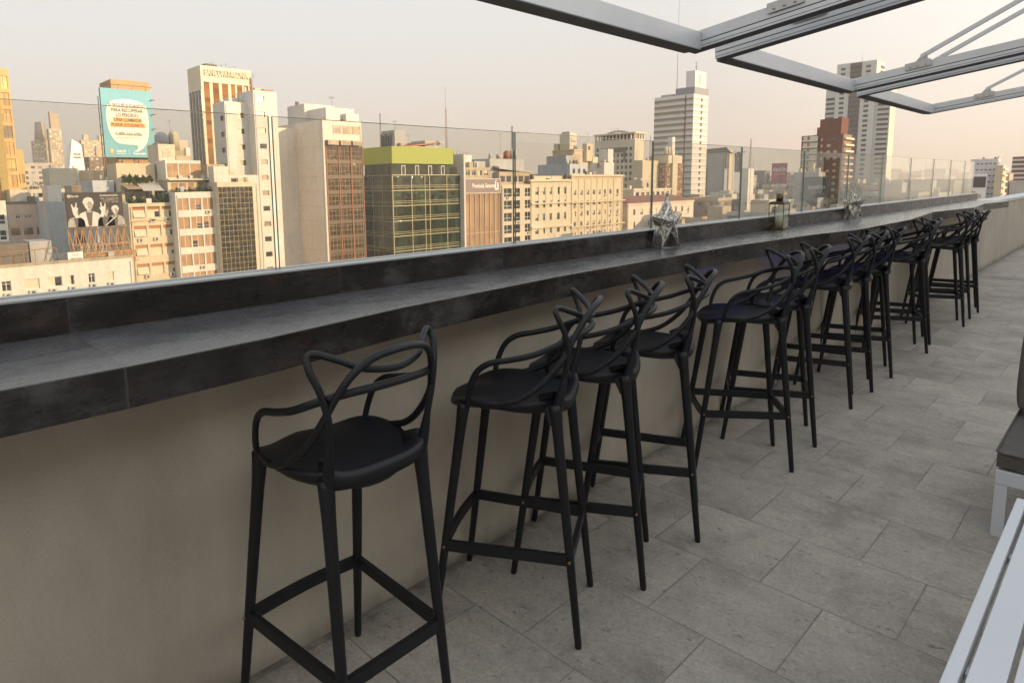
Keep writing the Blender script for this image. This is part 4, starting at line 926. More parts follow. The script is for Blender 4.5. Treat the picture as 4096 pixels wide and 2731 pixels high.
roofbox(g, 'roof_room', -128, -122, 50.6, 55.6, .1, 1.5, dark); roofbox(g, 'stair_house', -122.0, -119.5, 50.2, 52.8, .1, 3.4, white)
tank(g, -121, 56.5, .1, .5, .9, beige, False)

# --- white towers with small windows
g = building('apartment_tower', 'tall white tower with small brown windows and stained parapet, left of the windowless wall', -136.9, 61.3, 6.0, 6.2, 16.3, white, seed=4,
    E=dict(us=[2.6], n=1, w=1.25, fh=3.0, h=.95, rows=14, top=2.0, kind='single', vars=(1, 2, 0)), S=dict(us=[3.4], n=1, w=1.8, fh=3.0, h=.95, rows=14, top=2.6, kind='single', vars=(1, 2, 0)))
antenna(g, -138.5, 65.0, 15.6, 2.6, .07, 2); roofbox(g, 'roof_room', -142, -139, 63, 66.8, 15.6, 17.3, white)
g = building('apartment_tower', 'slim white stair tower with one column of windows and red tiled cap', -133.9, 66.0, 8, 5.0, 18.5, white, E=dict(us=[.85], n=1, w=1.45, fh=3.0, h=.95, rows=15, top=1.0, kind='single', vars=(1, 2, 0)))
roofbox(g, 'tile_cap', -136, -134.2, 68.4, 70.6, 18.5, 18.85, LINT)
g = building('house', 'small cream office cabin with bright mirror panes beside the white tower', -129.9, 53.6, 4, 3.4, 4.0, beige)
for k in range(3):
    for j in range(2): roofbox(g, 'pane', -129.899, -129.85, 53.9 + 1.0 * k, 54.8 + 1.0 * k, 1.0 + 1.2 * j, 1.8 + 1.2 * j, GL)
building('house', 'white stair house with open stair against the foot of the tall white tower', -124.0, 54.6, 5, 6.0, 2.0, white, E=dict(us=[1.2], n=1, w=1.2, fh=3, h=.8, rows=1, top=.9, kind='single', vars=(1,)))

# --- big windowless wall
g = building('office_building', 'huge windowless pale wall of a tall block with bronze glass front', -128.3, 77.8, 22.7, 9.5, 13.2, wallm("panel_wall", (0.82, 0.73, 0.65), 0.22), parapet=.8)
m = MB(); a = lb(g, (-151.0, 77.8, 0))
for k in range(17): m.box(a[0], a[0] + 22.7, a[1] - .03, a[1] - .001, k * 3.0 + 8.0, k * 3.0 + 8.05)
m.build('floor_joint', wallm("joint_shadow", (0.55, 0.5, 0.44), 0.2), g)  # joint strips a little darker than the wall panels
m = MB(); a = lb(g, (-128.3, 77.8, 0)); m.box(a[0] - .45, a[0] + .45, a[1] - .35, a[1] - .002, 0, 58.0); m.build('edge_pier', white, g)
curtain(g, -128.3, 78.3, 9.0, -32, 8.1, .86, 1.0, glassm("bronze_glass", (0.055, 0.036, 0.020), .05, .5, .86, 1.0), TANB)
m = MB(); a = lb(g, (-128.3, 78.3, -32))
for k in range(13): m.box(a[0] + .085, a[0] + .12, a[1], a[1] + 9.0, a[2] + k * 3.05, a[2] + k * 3.05 + .75)
m.build('spandrel', plain("bronze_spandrel", (0.085, 0.05, 0.03), .4), g)
RDB = plain("rust_pilaster", (0.28, 0.10, 0.045), .6)
for k in range(4): m = MB(); a = lb(g, (-128.3, 78.3 + 3.0 * k, -32)); m.box(a[0] + .09, a[0] + .22, a[1] - .12, a[1] + .12, a[2], a[2] + 40.2); m.build('pilaster', RDB, g)
for k, (ya, yb) in enumerate(((80.2, 82.2), (82.6, 84.6), (84.9, 86.9))):
    roofbox(g, 'window', -128.299, -128.2, ya, yb, 10.6, 12.2, GLB)
    roofbox(g, 'balcony', -128.1, -127.0, 78.2 + 3.0 * k, 80.8 + 3.0 * k, 8.25, 9.2, GLB)
roofbox(g, 'roof_room', -146, -138, 79, 86.5, 12.4, 17.2, white); roofbox(g, 'roof_room', -138, -130.5, 80, 87, 12.4, 15.9, white); roofbox(g, 'parapet', -134, -129, 84.0, 87.2, 12.4, 14.8, white)
for k in range(8): roofbox(g, 'rail_post', -131.5 + .0, -131.4, 79.5 + k, 79.6 + k, 12.4, 13.9, ANT)
roofbox(g, 'handrail', -131.5, -131.4, 79.5, 87, 13.9, 14.0, ANT); roofbox(g, 'chimney', -145, -144.4, 80.5, 81.1, 17.2, 18.3, dark); antenna(g, -133, 83, 15.9, 2.5)
building('apartment_building', 'recessed pale block in shade between the white stair tower and the windowless wall', -140.0, 72.0, 8, 6.5, 12.0, wallm("shade_panel", (0.74, 0.68, 0.60), 0.25))

# --- green glass office with lime fascia
GG = glassm("green_glass", (0.022, 0.031, 0.016), .05, .6, 1.4, 3.3, hi=2.6); GB = plain("champagne_mullion", (0.36, 0.32, 0.20), .45, .3)
g = building('office_building', 'green glass office block topped by a lime green band', -129.4, 95.7, 12.2, 22.3, 1.9, dark)
curtain(g, -129.4, 95.7, 22.3, -32, 1.9, 5.6, 3.42, GG, GB, t=.16, proud=.2)
curtain(g, -129.4, 95.7, 12.2, -32, 1.9, 4.1, 3.42, GG, plain("grey_mullion", (0.22, 0.24, 0.22), .5), side='S', wx=12.2, t=.12, proud=.15)
m = MB(); a = lb(g, (-129.4, 95.7, -32))
for k in range(10):
    for d in (.35, .75): m.box(a[0] + .14, a[0] + .19, a[1], a[1] + 22.3, a[2] + k * 3.42 + d, a[2] + k * 3.42 + d + .08); m.box(a[0] - 12.2, a[0], a[1] - .17, a[1] - .13, a[2] + k * 3.42 + d, a[2] + k * 3.42 + d + .07)
m.box(a[0] + .05, a[0] + .22, a[1] + 9.6, a[1] + 9.75, a[2], a[2] + 33.9); m.build('glazing_bars', GB, g)
roofbox(g, 'upper_storey', -141.4, -130.2, 96.0, 114.2, 1.2, 4.6, GG)
for k in range(4): roofbox(g, 'door', -130.199, -130.1, 99.0 + 4.1 * k, 100.2 + 4.1 * k, 1.9, 4.1, WF); roofbox(g, 'door_glass', -130.099, -130.06, 99.2 + 4.1 * k, 100.0 + 4.1 * k, 2.0, 3.9, GL)
roofbox(g, 'lime_band', -141.9, -128.9, 95.5, 114.4, 4.4, 8.15, plain("lime_sheet", (0.31, 0.355, 0.07), .6, var=.04))
g = building('plant_tower', 'grey ribbed plant tower with ducts behind the lime band', -148.0, 111.0, 6.1, 3.8, 13.5, greyw, cat='tower')
m = MB(); a = lb(g, (-148, 111, 13.5)); [m.cyl((a[0] - 6 + 1.1 * k, a[1] - .25, a[2] - 5), (a[0] - 6 + 1.1 * k, a[1] - .25, a[2] - .8 - .5 * (k % 2)), .22, n=8) for k in range(5)]; m.build('duct', dark, g)
roofbox(g, 'balcony', -147.9, -146.8, 112, 115.4, 9.4, 10.3, beige); tank(g, -147, 116.4, 8.8, .7, 1.2, white); antenna(g, -150.5, 113, 13.5, 2.5)
g = building('house', 'low cream roof gable with red roof strip and round vent behind the lime band', -138.5, 106.9, 8, 11.0, 9.0, white)
m = MB(); p = [Vector(lb(g, q)) for q in ((-138.4, 106.5, 8.9), (-138.4, 118, 10.3), (-147, 118, 10.3), (-147, 106.5, 8.9))]; m.quad(*p); [m.quad(p[k], p[(k + 1) % 4], p[(k + 1) % 4] - Vector((0, 0, .3)), p[k] - Vector((0, 0, .3))) for k in range(4)]; m.build('roof', LINT, g, fixn=True)
roofbox(g, 'plant_room', -146, -140, 114.5, 121, 8.3, 10.6, greyw)
m = MB(); a = lb(g, (-139.5, 119.7, 10.2)); m.tube([(a[0], a[1], a[2]), (a[0] + .35, a[1] - .1, a[2] + .35)], [.15, 1.0], 18); m.build('satellite_dish', greyw, g, fixn=True)
lattice(g, -144, 103.3, 8, 8.8, .35, ANT, 'mast', .025); lattice(g, -142, 123.6, 8, 11, .5, RED, 'red_mast', .03); antenna(g, -142, 123.6, 19, 5.3, .04, 1)

# --- grey side and insurer sign
g = building('office_building', 'bronze ribbed glass block carrying a grey sign board with white letters', -121.9, 111.2, 10.5, 12.6, -.5, wallm("bronze_face", (0.36, 0.22, 0.13), 0.3)); g['_k'] = 1.0615
curtain(g, -121.9, 111.5, 12.0, -30, -2.6, 1.72, 8.0, glassm("rose_bronze_glass", (0.36, 0.24, 0.155), .22, .2, 1.72, 3.2, lo=.8, hi=1.2), plain("light_fin", (0.60, 0.47, 0.30), .5), t=.12, proud=.3)
m = MB(); a = lb(g, (-121.9, 111.25, -2.5)); m.box(a[0] + .31, a[0] + .6, a[1], a[1] + 12.4, a[2], a[2] + 3.4); sgb = m.build('sign_board', plain("sign_grey", (0.22, 0.165, 0.17), .5, var=.05), g)
m = MB(); [m.box(a[0] + .60, a[0] + .66, a[1] + u0, a[1] + u1, a[2] + v0, a[2] + v1) for u0, u1, v0, v1 in ((0, 12.4, 0, .14), (0, 12.4, 3.26, 3.4), (0, .14, .141, 3.259), (12.26, 12.4, .141, 3.259))]; m.build('sign_frame', WF, g)
letters('Provincia Seguros', 1.42, (a[0] + .63, a[1] + 6.35, a[2] + 1.7), M_wht, g, bold=.025, squeeze=.78, depth=.04)
for u0, u1, v0, v1 in ((10.25, 10.6, .7, 2.75), (10.605, 11.5, .7, 1.1), (11.15, 11.5, 1.105, 2.0), (10.5, 10.9, 2.755, 3.0), (10.95, 11.05, 1.5, 2.4), (11.055, 11.5, 2.1, 2.4)): m = MB(); m.box(a[0] + .605, a[0] + .68, a[1] + u0, a[1] + u1, a[2] + v0, a[2] + v1); m.build('emblem_stroke', M_wht, g)
building('apartment_building', 'pale grey side wall with air conditioners between lime band and sign board', -128.2, 117.3, 6, .55, 7.0, wallm("pale_side", (0.66, 0.62, 0.57), .3))
g = building('house', 'roof terraces with white sheds stacked behind the grey sign board', -130.5, 117.0, 10, 12.0, 3.8, beige, E=dict(n=5, w=1.4, fh=3, h=1.3, rows=2, top=.7, kind='sash', vars=(0, 1, 3)))
roofbox(g, 'roof_room', -138, -133, 118, 124.5, 3.1, 6.9, white); roofbox(g, 'roof_room', -137, -132, 124.6, 128.6, 3.1, 5.4, greyw); [antenna(g, -134, 119 + 1.1 * k, 6.9, 1.0, .08, 0) for k in range(5)]
g = building('apartment_building', 'grey block crowded with chimneys and vents left of the cream classical pair', -133.3, 131.5, 9, 14, 6.2, greyw)
for k, (yy, r_, h_) in enumerate(((133, .5, 1.4), (136.5, .7, 1.2), (139.6, 1.0, 2.2), (141.6, .45, 2.6), (143.1, .45, 2.6))): tank(g, -134.5, yy, 5.6, r_, h_, [greyw, beige, RDB, greyw, greyw][k], False)
antenna(g, -135, 137.5, 6, 7, .06, 2); lattice(g, -135, 142.3, 6, 9, .5, ANT, 'mast')
g = building('office_building', 'concrete grid block with large dark four-pane windows', -120.0, 122.6, 12, 12.6, -.6, wallm("grid_concrete", (0.62, 0.54, 0.43), .3), E=dict(us=[.8, 4.25, 8.7], ws=[2.9, 2.6, 2.9], n=3, fh=2.95, h=2.0, rows=8, top=.9, kind='dark', vars=(0, 0, 0, 1), ac=.25, dep=.4)); g['_k'] = 1.078
roofbox(g, 'upper_storey', -131, -121.2, 122.9, 134.9, -1.2, 2.5, beige)
for k in range(5): roofbox(g, 'window', -121.199, -121.1, 123.3 + 2.3 * k, 124.9 + 2.3 * k, .1, 1.5, GL)
m = MB(); p = [Vector(lb(g, q)) for q in ((-120.8, 122.6, 3.6), (-120.8, 135.2, 2.6), (-132, 135.2, 4.0), (-132, 122.6, 5.6))]; m.quad(*p); [m.quad(p[k], p[(k + 1) % 4], p[(k + 1) % 4] - Vector((0, 0, .4)), p[k] - Vector((0, 0, .4))) for k in range(4)]; m.build('sloping_roof', greyw, g, fixn=True)

# --- classical pair
g = building('apartment_building', 'cream classical block with tall white windows and a heavy cornice', -122.5, 136.3, 14, 17.6, .6, cream, cornice=.7, seed=3,
    E=dict(us=[2.0, 5.1, 8.0, 11.2, 14.4], ws=[1.35, 1.0, 1.0, 1.3, 1.0], n=5, fh=3.38, h=1.85, rows=7, top=2.1, kind='sash', vars=(0, 0, 3, 1), dep=.3)); g['_k'] = 1.056
for z_ in (-7.0, -13.2): m = MB(); a = lb(g, (-122.5, 136.3, z_)); m.box(a[0] + .003, a[0] + .55, a[1], a[1] + 17.6, a[2] + 1.2, a[2] + 1.6); m.build('cornice', cream, g)
for k in range(6): m = MB(); a = lb(g, (-122.5, 136.6 + 3.0 * k, -5.6)); m.box(a[0] + .003, a[0] + .10, a[1], a[1] + .5, a[2], a[2] + 4.6); m.build('pilaster', cream, g)
roofbox(g, 'vent', -124, -123, 137.6, 138.3, 0, 1.9, dark); roofbox(g, 'vent', -124, -123, 152.4, 153.1, 0, 1.9, dark); roofbox(g, 'roof_parapet', -124.6, -124.3, 138.4, 152.3, 0, 1.5, cream)
g = building('apartment_building', 'larger cream classical block with many small windows and air conditioners, lit at its right end', -114.7, 144.1, 14, 24.6, 1.8, cream2, cornice=.6, seed=5,
    E=dict(us=[1.0, 3.9, 6.8, 9.7, 12.3, 14.9, 17.6, 21.2], ws=[1.15] * 8, n=8, fh=2.72, h=1.25, rows=8, top=4.0, kind='sash', vars=(1, 0, 3, 1, 2), ac=.5, dep=.35)); g['_k'] = 1.128
for z_ in (-4.9, -11.2): m = MB(); a = lb(g, (-114.7, 144.1, z_)); m.box(a[0] + .003, a[0] + .7, a[1] - .3, a[1] + 25.1, a[2] - .55, a[2] - .2); m.build('cornice', cream2, g)
for k in range(9): m = MB(); a = lb(g, (-114.7, 144.1 + [.15, 3.05, 5.9, 8.8, 11.6, 14.1, 16.9, 19.6, 23.8][k], -26)); m.box(a[0] + .003, a[0] + .13, a[1], a[1] + .28, a[2], a[2] + 26.8); m.build('pilaster', cream2, g)
g = building('apartment_building', 'stacked grey blue roof blocks rising behind the cream classical pair', -128.1, 160.1, 13.1, 9.0, 5.0, greyb, E=dict(n=3, w=1.2, fh=3, h=1.3, rows=2, top=1.4, kind='single', vars=(0,))); g['_k'] = 1.16
roofbox(g, 'roof_room', -138, -130, 160.6, 164.5, 4.3, 7.4, greyw); roofbox(g, 'roof_room', -137, -131, 165, 168.6, 4.3, 7.9, beige); [tank(g, -130, 161 + 1.7 * k, 4.3, .6, 1.3, [greyb, beige, dark, beige][k]) for k in range(4)]; antenna(g, -130, 163, 7.4, 5); antenna(g, -133, 158.9 + 2, 4.9, 9, .05, 0)

# --- stepped tower behind
g = building('apartment_tower', 'cream stepped tower with square turret behind the classical pair', -186.1, 235.3, 12.5, 11.0, 12.8, cream2, cornice=.4)
roofbox(g, 'turret', -195.2, -189.5, 236.4, 241.4, 12, 19.3, cream); roofbox(g, 'turret_cap', -194.6, -190.1, 237, 240.8, 19.3, 20.1, greyw); [roofbox(g, 'window', -189.499, -189.44, 237.3 + 1.2 * k, 237.9 + 1.2 * k, 15.9, 16.5, GL) for k in range(3)]; roofbox(g, 'window', -189.499, -189.44, 239.1, 240.1, 12.6, 14.6, GLB)
roofbox(g, 'turret', -198, -196, 235.5, 240, 12, 15.4, cream2); roofbox(g, 'turret', -186.8, -184.3, 242.2, 246.6, 8, 15.1, cream2); roofbox(g, 'window', -184.299, -184.2, 243.2, 244.6, 12.6, 14.0, GL); roofbox(g, 'side_wing', -192, -184, 246.31, 250.2, -45, 9.8, cream); antenna(g, -186, 245, 15, 5)
building('house', 'small bright white box on stilts in front of the square-windowed tower', -152.2, 213.2, 4.2, 3.4, 11.3, white, cat='building')
g = building('apartment_building', 'bright white party wall of a low block below the white box', -149.2, 206.8, 6, 6.4, 6.2, white); tank(g, -150.5, 205.2, 4.2, .7, 1.3, dark)
g = building('hotel', 'beige tower with rows of square windows and an open loggia crown', -181.6, 275.6, 24.0, 8.4, 18.4, wallm("beige_tower", (0.62, 0.56, 0.45), .2), S=dict(n=9, w=1.45, fh=2.72, h=1.5, rows=17, top=3.5, kind='plainw', vars=(0, 1), dep=.35, ml=1.1, mr=1.6), zb=GZ)
m = MB(); a = lb(g, (-205.6, 275.6, 18.4))
for k in range(12): m.box(a[0] + .1 + 2.1 * k, a[0] + .75 + 2.1 * k, a[1] + .1, a[1] + .7, a[2], a[2] + 2.2)
for k in range(4): m.box(a[0] + 23.2, a[0] + 23.9, a[1] + 1.6 + 2.1 * k, a[1] + 2.2 + 2.1 * k, a[2], a[2] + 2.2)
m.build('loggia', wallm("beige_tower", (0.62, 0.56, 0.45), .2), g); roofbox(g, 'roof_slab', -206.1, -181.0, 275.1, 284.6, 20.6, 21.3, cream2); roofbox(g, 'loggia_core', -203, -184, 277.5, 283.5, 18.0, 20.6, dark)
m = MB(); a = lb(g, (-201, 279, 21.3)); m.tube([(a[0] + 14 * k / 12, a[1], a[2] + 1.1 * math.sin(math.pi * k / 12)) for k in range(13)], .5, 8); m.build('vaulted_roof', greyw, g); [antenna(g, -198 + 2 * k, 279, 22, 1.8) for k in range(3)]
roofbox(g, 'recess', -200.0, -188.0, 275.4, 275.598, 12.6, 14.7, dark); roofbox(g, 'recess', -201.4, -200.01, 275.4, 275.598, 8.5, 14.7, dark); roofbox(g, 'recess', -187.99, -186.6, 275.4, 275.598, 8.5, 14.7, dark)
g = building('office_building', 'plain golden lit block at the right foot of the square-windowed tower', -175.6, 273.5, 5.4, 30, 8.4, cream2); lattice(g, -175, 279, 8, 11, .5, RED, 'mast', .035)
building('house', 'pitched roof house with one dormer window among low roofs right of the classical pair', -162.0, 252.5, 8, 9.4, -.5, stonew, E=dict(us=[4], n=1, w=1.4, fh=3, h=1.6, rows=1, top=1.2, kind='single', vars=(0,)))
g = building('school', 'pink and cream corner building with low red tiled roof behind the star lantern', -127.8, 191.2, 14, 45, -7.6, wallm("pale_pink", (0.74, 0.62, 0.52), .2), S=dict(n=2, w=1.3, fh=3.9, h=1.9, rows=3, top=1.9, kind='sash', vars=(0, 1)), E=dict(n=9, w=1.35, fh=3.9, h=1.9, rows=4, top=2.0, kind='sash', vars=(0, 1, 3, 2), ac=.1), cornice=.5)
m = MB(); x0, x1, y0, y1, z0, zr = -142.2, -127.2, 190.8, 236.6, -7.55, -5.6
P = [lb(g, q) for q in ((x1, y0, z0), (x1, y1, z0), (x0, y1, z0), (x0, y0, z0), (-134.7, y0 + 6, zr), (-134.7, y1 - 6, zr))]
m.v = P; m.f = [(0, 1, 5, 4), (1, 2, 5), (2, 3, 4, 5), (3, 0, 4), (3, 2, 1, 0)]; m.mi = [0] * 5; m.sm = [False] * 5; m.build('tiled_roof', wallm("clay_tile", (0.26, 0.13, 0.10), .3), g, fixn=True)
building('school', 'low cream building with strip windows and clay roof further behind the corner building', -141.0, 214.5, 10, 27.0, -3.4, cream, E=dict(n=7, w=2.2, fh=3.4, h=1.3, rows=2, top=1.2, kind='single', vars=(0, 1)), cornice=.3)
g = building('office_building', 'brown gridded block with pale lift shaft and round ventilators on top', -171.6, 287.7, 14, 16.5, 7.1, city_tex("brown_grid", (0.30, 0.18, 0.11), (0.14, 0.09, .06), 1.2, 1.2, (.2, .85), (.2, .85)))
roofbox(g, 'shaft', -173, -170.6, 292.6, 297.2, -45, 10.8, cream2); roofbox(g, 'roof_room', -182, -171.0, 289, 302, 7.1, 10.6, cream); [tank(g, -172.5, 289 + 2.6 * k, 10.5, .8, 3.4, cream, False) for k in range(3)]
roofbox(g, 'shaft', -176, -173.5, 296.5, 299, 10.6, 19, white)

# --- striped tower
SG = plain("stripe_glass_olive", (0.27, 0.235, 0.15), .35, var=.12, scale=.1); SL = plain("stripe_panel_grey", (0.66, 0.64, 0.62), .5, var=.05, scale=.1)
g = building('office_tower', 'tall horizontally striped grey tower with white box and long mast on top', -203.0, 367.7, 26.8, 17.7, 47.4, SL, parapet=1)
for k in range(27):
    z_ = 45.6 - k * 3.35; m = MB(); a = lb(g, (-203, 367.7, z_)); m.box(a[0] - 26.8, a[0] - 6.2, a[1] - .15, a[1] - .002, a[2] - 1.5, a[2]); m.box(a[0] - 4.8, a[0] - .1, a[1] - .15, a[1] - .002, a[2] - 1.3, a[2] - .2); m.build('window_band', SG, g)
    m = MB(); m.box(a[0] + .002, a[0] + .15, a[1] + 1, a[1] + 8.2, a[2] - 1.0, a[2] - .25); m.box(a[0] + .002, a[0] + .15, a[1] + 10.8, a[1] + 17.2, a[2] - 1.0, a[2] - .25); m.build('window_band', plain("stripe_bright", (0.52, 0.45, 0.33), .4), g)  # sunlight put into the colour: brighter bands on the sunward face
    m = MB(); m.box(a[0] + .002, a[0] + .2, a[1] + 8.7, a[1] + 10.3, a[2] - 1.9, a[2] - .2); m.box(a[0] - 6.0, a[0] - 5.0, a[1] - .18, a[1] - .002, a[2] - 1.9, a[2] - .2); m.build('stair_window', WFD, g)
    m = MB(); m.box(a[0] - 26.8, a[0], a[1] - .2, a[1] - .16, a[2] - 2.0, a[2] - 1.88); m.box(a[0] + .16, a[0] + .2, a[1], a[1] + 17.7, a[2] - 2.0, a[2] - 1.88); m.build('ledge', plain("thin_ledge", (0.30, 0.27, 0.22), .5), g)
m = MB(); a = lb(g, (-203, 367.7, -40)); m.box(a[0] - 5.4, a[0] - 5.0, a[1] - .45, a[1] - .003, a[2], a[2] + 87); m.build('pipe', RDB, g)
roofbox(g, 'plant_storey', -215.5, -202.9, 368.2, 385.2, 47.4, 51.2, plain("plant_grey", (0.26, 0.26, 0.27), .6)); roofbox(g, 'lift_house', -209.2, -203.3, 369.0, 382.5, 51.2, 60.0, SL); roofbox(g, 'louvre', -203.299, -203.2, 373.5, 376, 53, 58, cream2)
roofbox(g, 'roof_unit', -226, -218, 369, 380, 47.4, 48.6, greyw); antenna(g, -205, 373, 60, 5, .2, 3); antenna(g, -206.5, 376, 60, 3.4, .25, 3); antenna(g, -217.0, 372, 47, 53, .16, 0)

# --- sail-roofed building, slab, signs
g = building('office_building', 'dark glass building with swooping sail roof and a blade spire', -198.9, 403.7, 18.5, 24, 15.2, wallm("sail_grey", (0.36, 0.37, 0.41), .2), zb=GZ)
roofbox(g, 'vertical_window', -212, -210.8, 403.4, 403.698, -26, 6, dark); roofbox(g, 'vertical_window', -199.6, -198.95, 403.3, 403.69, -38, 12, dark); roofbox(g, 'lit_pier', -198.89, -198.0, 408, 413, -16, 16.5, cream2); roofbox(g, 'dark_bay', -198.89, -198.2, 404.2, 407.8, 6, 15, GL); roofbox(g, 'dark_bay', -198.89, -198.2, 414, 416, -18, 12, greyb); roofbox(g, 'dark_bay', -198.89, -198.3, 417.5, 427, 4, 15.5, GL)  # one pier in cream render against the grey wall
m = MB()
for yo, LL in ((-2.5, 17), (14.6, 12)):
    for k in range(10):
        f = lambda t: 15.5 - 1.5 * math.sin(math.pi * t) + (1.6 * (1 - t) ** 2 if yo < 0 else 0)
        for t0 in (k / 10,):
            t1 = t0 + .1; c0, c1 = lb(g, (-219 + 0, 403.7 + yo + LL * t0, f(t0))), lb(g, (-196.5, 403.7 + yo + LL * t1, f(t1)))
            z0_, z1_ = c0[2], c1[2]; m.quad((c0[0], c0[1], z0_), (c1[0], c0[1], z0_ + 1), (c1[0], c1[1], z1_ + 1), (c0[0], c1[1], z1_)); m.quad((c0[0], c1[1], z1_ - .5), (c1[0], c1[1], z1_ + .5), (c1[0], c0[1], z0_ + .5), (c0[0], c0[1], z0_ - .5))
            m.quad((c1[0], c0[1], z0_ + .5), (c1[0], c1[1], z1_ + .5), (c1[0], c1[1], z1_ + 1), (c1[0], c0[1], z0_ + 1))
m.build('sail_roof', greyw, g)
m = MB(); m.v = [lb(g, q) for q in ((-220.5, 401.5, -45), (-217.5, 401.5, -45), (-211.9, 403.0, 25), (-212.2, 403.0, 25), (-220.5, 403.5, -45), (-217.5, 403.5, -45), (-211.9, 403.4, 25), (-212.2, 403.4, 25))]; m.f = [(0, 1, 2, 3), (7, 6, 5, 4), (1, 5, 6, 2), (4, 0, 3, 7), (3, 2, 6, 7)]; m.mi = [0] * 5; m.sm = [False] * 5; m.build('blade_spire', plain("blade_purple", (0.20, 0.13, 0.15), .5), g, fixn=True)
g = building('apartment_tower', 'bright white blank twin slab with lattice antenna on top', -123.8, 273.3, 3.2, 5.5, 4.1, white); roofbox(g, 'seam', -123.799, -123.7, 275.2, 275.5, -38, 4, greyw); roofbox(g, 'roof_band', -124.5, -123.75, 273, 278.9, -9.4, -8.9, white)
lattice(g, -124.8, 276.6, 3.4, 8.5, .8, ANT, 'lattice_mast', .045); lattice(g, -124.8, 276.6, 11.7, 4.0, .35, RED, 'lattice_mast', .04); antenna(g, -124, 274, 3.4, 5, .07); antenna(g, -124, 278.2, 3.4, 6, .07)
g = building('apartment_building', 'old domed ornate cream block with pinnacles at the foot of the white slab', -104.5, 228.0, 16, 13.0, -14.5, cream, E=dict(n=6, w=1.1, fh=3.4, h=1.8, rows=3, top=1.8, kind='sash', vars=(0,)), S=dict(n=6, w=1.1, fh=3.4, h=1.8, rows=3, top=1.8, kind='sash', vars=(0,)), cornice=.5)
for k in range(4): m = MB(); a = lb(g, (-105.2 - (k % 2) * 1.6, 229.5 + 3.3 * k, -14.6)); m.tube([(a[0], a[1], a[2] + q) for q in (0, 1.6, 1.8, 3.4)], [.7, .6, .75, .05], 8); m.build('pinnacle', stonew, g)
# PASIÓN hoarding
g = building('apartment_building', 'concrete block carrying the tall magenta hoarding', -147.2, 371.9, 9, 10, -7.6, beige)
sg = empty('hoarding', (-148.5, 371.5, -8), 0, 'tall magenta and purple hoarding with white slanted word and a white strip at its foot', 'billboard')
m = MB(); m.box(-6.4, 2.2, -.3, 0, 2.6, 15.6); m.build('panel', plain("magenta_print", (0.42, 0.045, 0.12), .5, var=.35, scale=.22), sg); m = MB(); m.box(-6.4, 2.2, -.36, -.301, 2.9, 4.5); m.build('white_strip', M_wht, sg)
m = MB(); [m.box(q, q + .3, .01, .3, 0, 2.6) for q in (-6, -2, 1.6)]; m.build('post', ANT, sg)
letters('PASIÓN', 2.75, (-2.1, -.34, 12.0), M_wht, sg, facing=0.0, bold=.05, squeeze=.78, shear=.3); letters('Por la quinta temporada', .75, (-2.1, -.34, 9.8), M_wht, sg, facing=0.0, bold=.02, squeeze=.95); letters('ESTRENO', .8, (-2.1, -.39, 3.7), plain("rose_print", (0.5, .2, .25), .5), sg, facing=0.0, bold=.01)
# dark blue sign
g = building('apartment_building', 'grey stepped roof block with glowing cubes behind the dark blue sign', -117, 335.0, 12, 9, 2.6, greyw); roofbox(g, 'roof_cube', -122, -120, 336, 338, 1.9, 6.4, cream2); roofbox(g, 'roof_cube', -118.5, -117.2, 336, 338, 1.9, 4.4, cream2); roofbox(g, 'roof_cube', -127, -126, 336, 338, 1.9, 4.4, cream2)
sg = empty('hoarding', (-115.5, 330.6, -13.6), 0, 'dark blue hoarding with pale broken lettering in front of the brick tower', 'billboard')
m = MB(); m.box(-6.6, 5.4, -.3, 0, 4.4, 14.0); m.build('panel', plain("navy_print", (0.035, 0.06, 0.085), .5), sg); letters('iqueiro', 3.0, (-.4, -.34, 9.4), M_g2, sg, facing=0.0, bold=.06, squeeze=.95); letters('la revolución es ahora', .8, (-.6, -.34, 7.0), M_g1, sg, facing=0.0)
m = MB(); [m.box(q, q + .3, .01, .3, 0, 4.4) for q in (-6, 0, 4.6)]; m.build('post', ANT, sg)
# --- brick tower
g = building('apartment_tower', 'red brick apartment tower with balconies and stepped top', -116.5, 361.5, 11.6, 15.0, 21.0, brick, seed=2, S=dict(us=[1.0, 4.0, 7.3], ws=[.9, 1.8, 1.8], n=3, fh=3.0, h=1.3, rows=17, top=1.6, kind='plainw', vars=(3, 0, 3, 3), dep=.2))
roofbox(g, 'stepped_top', -129.5, -119.0, 362, 374, 20.3, 24.6, brick); roofbox(g, 'stepped_top', -128.5, -118.0, 363, 373, 24.61, 28.4, brick); roofbox(g, 'stepped_top', -119.6, -117.9, 362.5, 373, 20.3, 28.9, brick)
for k in range(17): m = MB(); a = lb(g, (-116.5, 361.5, 18.4 - 3 * k)); m.box(a[0] + .002, a[0] + 1.3, a[1] + 1.2, a[1] + 14, a[2], a[2] + .9); m.box(a[0] + .002, a[0] + .06, a[1] + 1.8, a[1] + 13, a[2] + 1.0, a[2] + 2.4, 1); m.build('balcony', [wallm("balcony_cream", (0.8, 0.62, 0.42), .1), GLB], g)
g = building('apartment_tower', 'white balconied wing attached to the left of the brick tower', -128.2, 360.6, 8.2, 16, 20.7, brick)
for k in range(17): m = MB(); a = lb(g, (-136.4, 360.6, 17.8 - 3 * k)); m.box(a[0] + .8, a[0] + 8.2, a[1] - .9, a[1] - .002, a[2], a[2] + .8); m.box(a[0] + .9, a[0] + 8.2, a[1] - .05, a[1] - .0021, a[2] + .81, a[2] + 2.6, 1); m.box(a[0] + 3.0, a[0] + 4.2, a[1] - .1, a[1] - .051, a[2] + .81, a[2] + 2.4, 2); m.build('balcony', [WF, CUR, GLB], g)
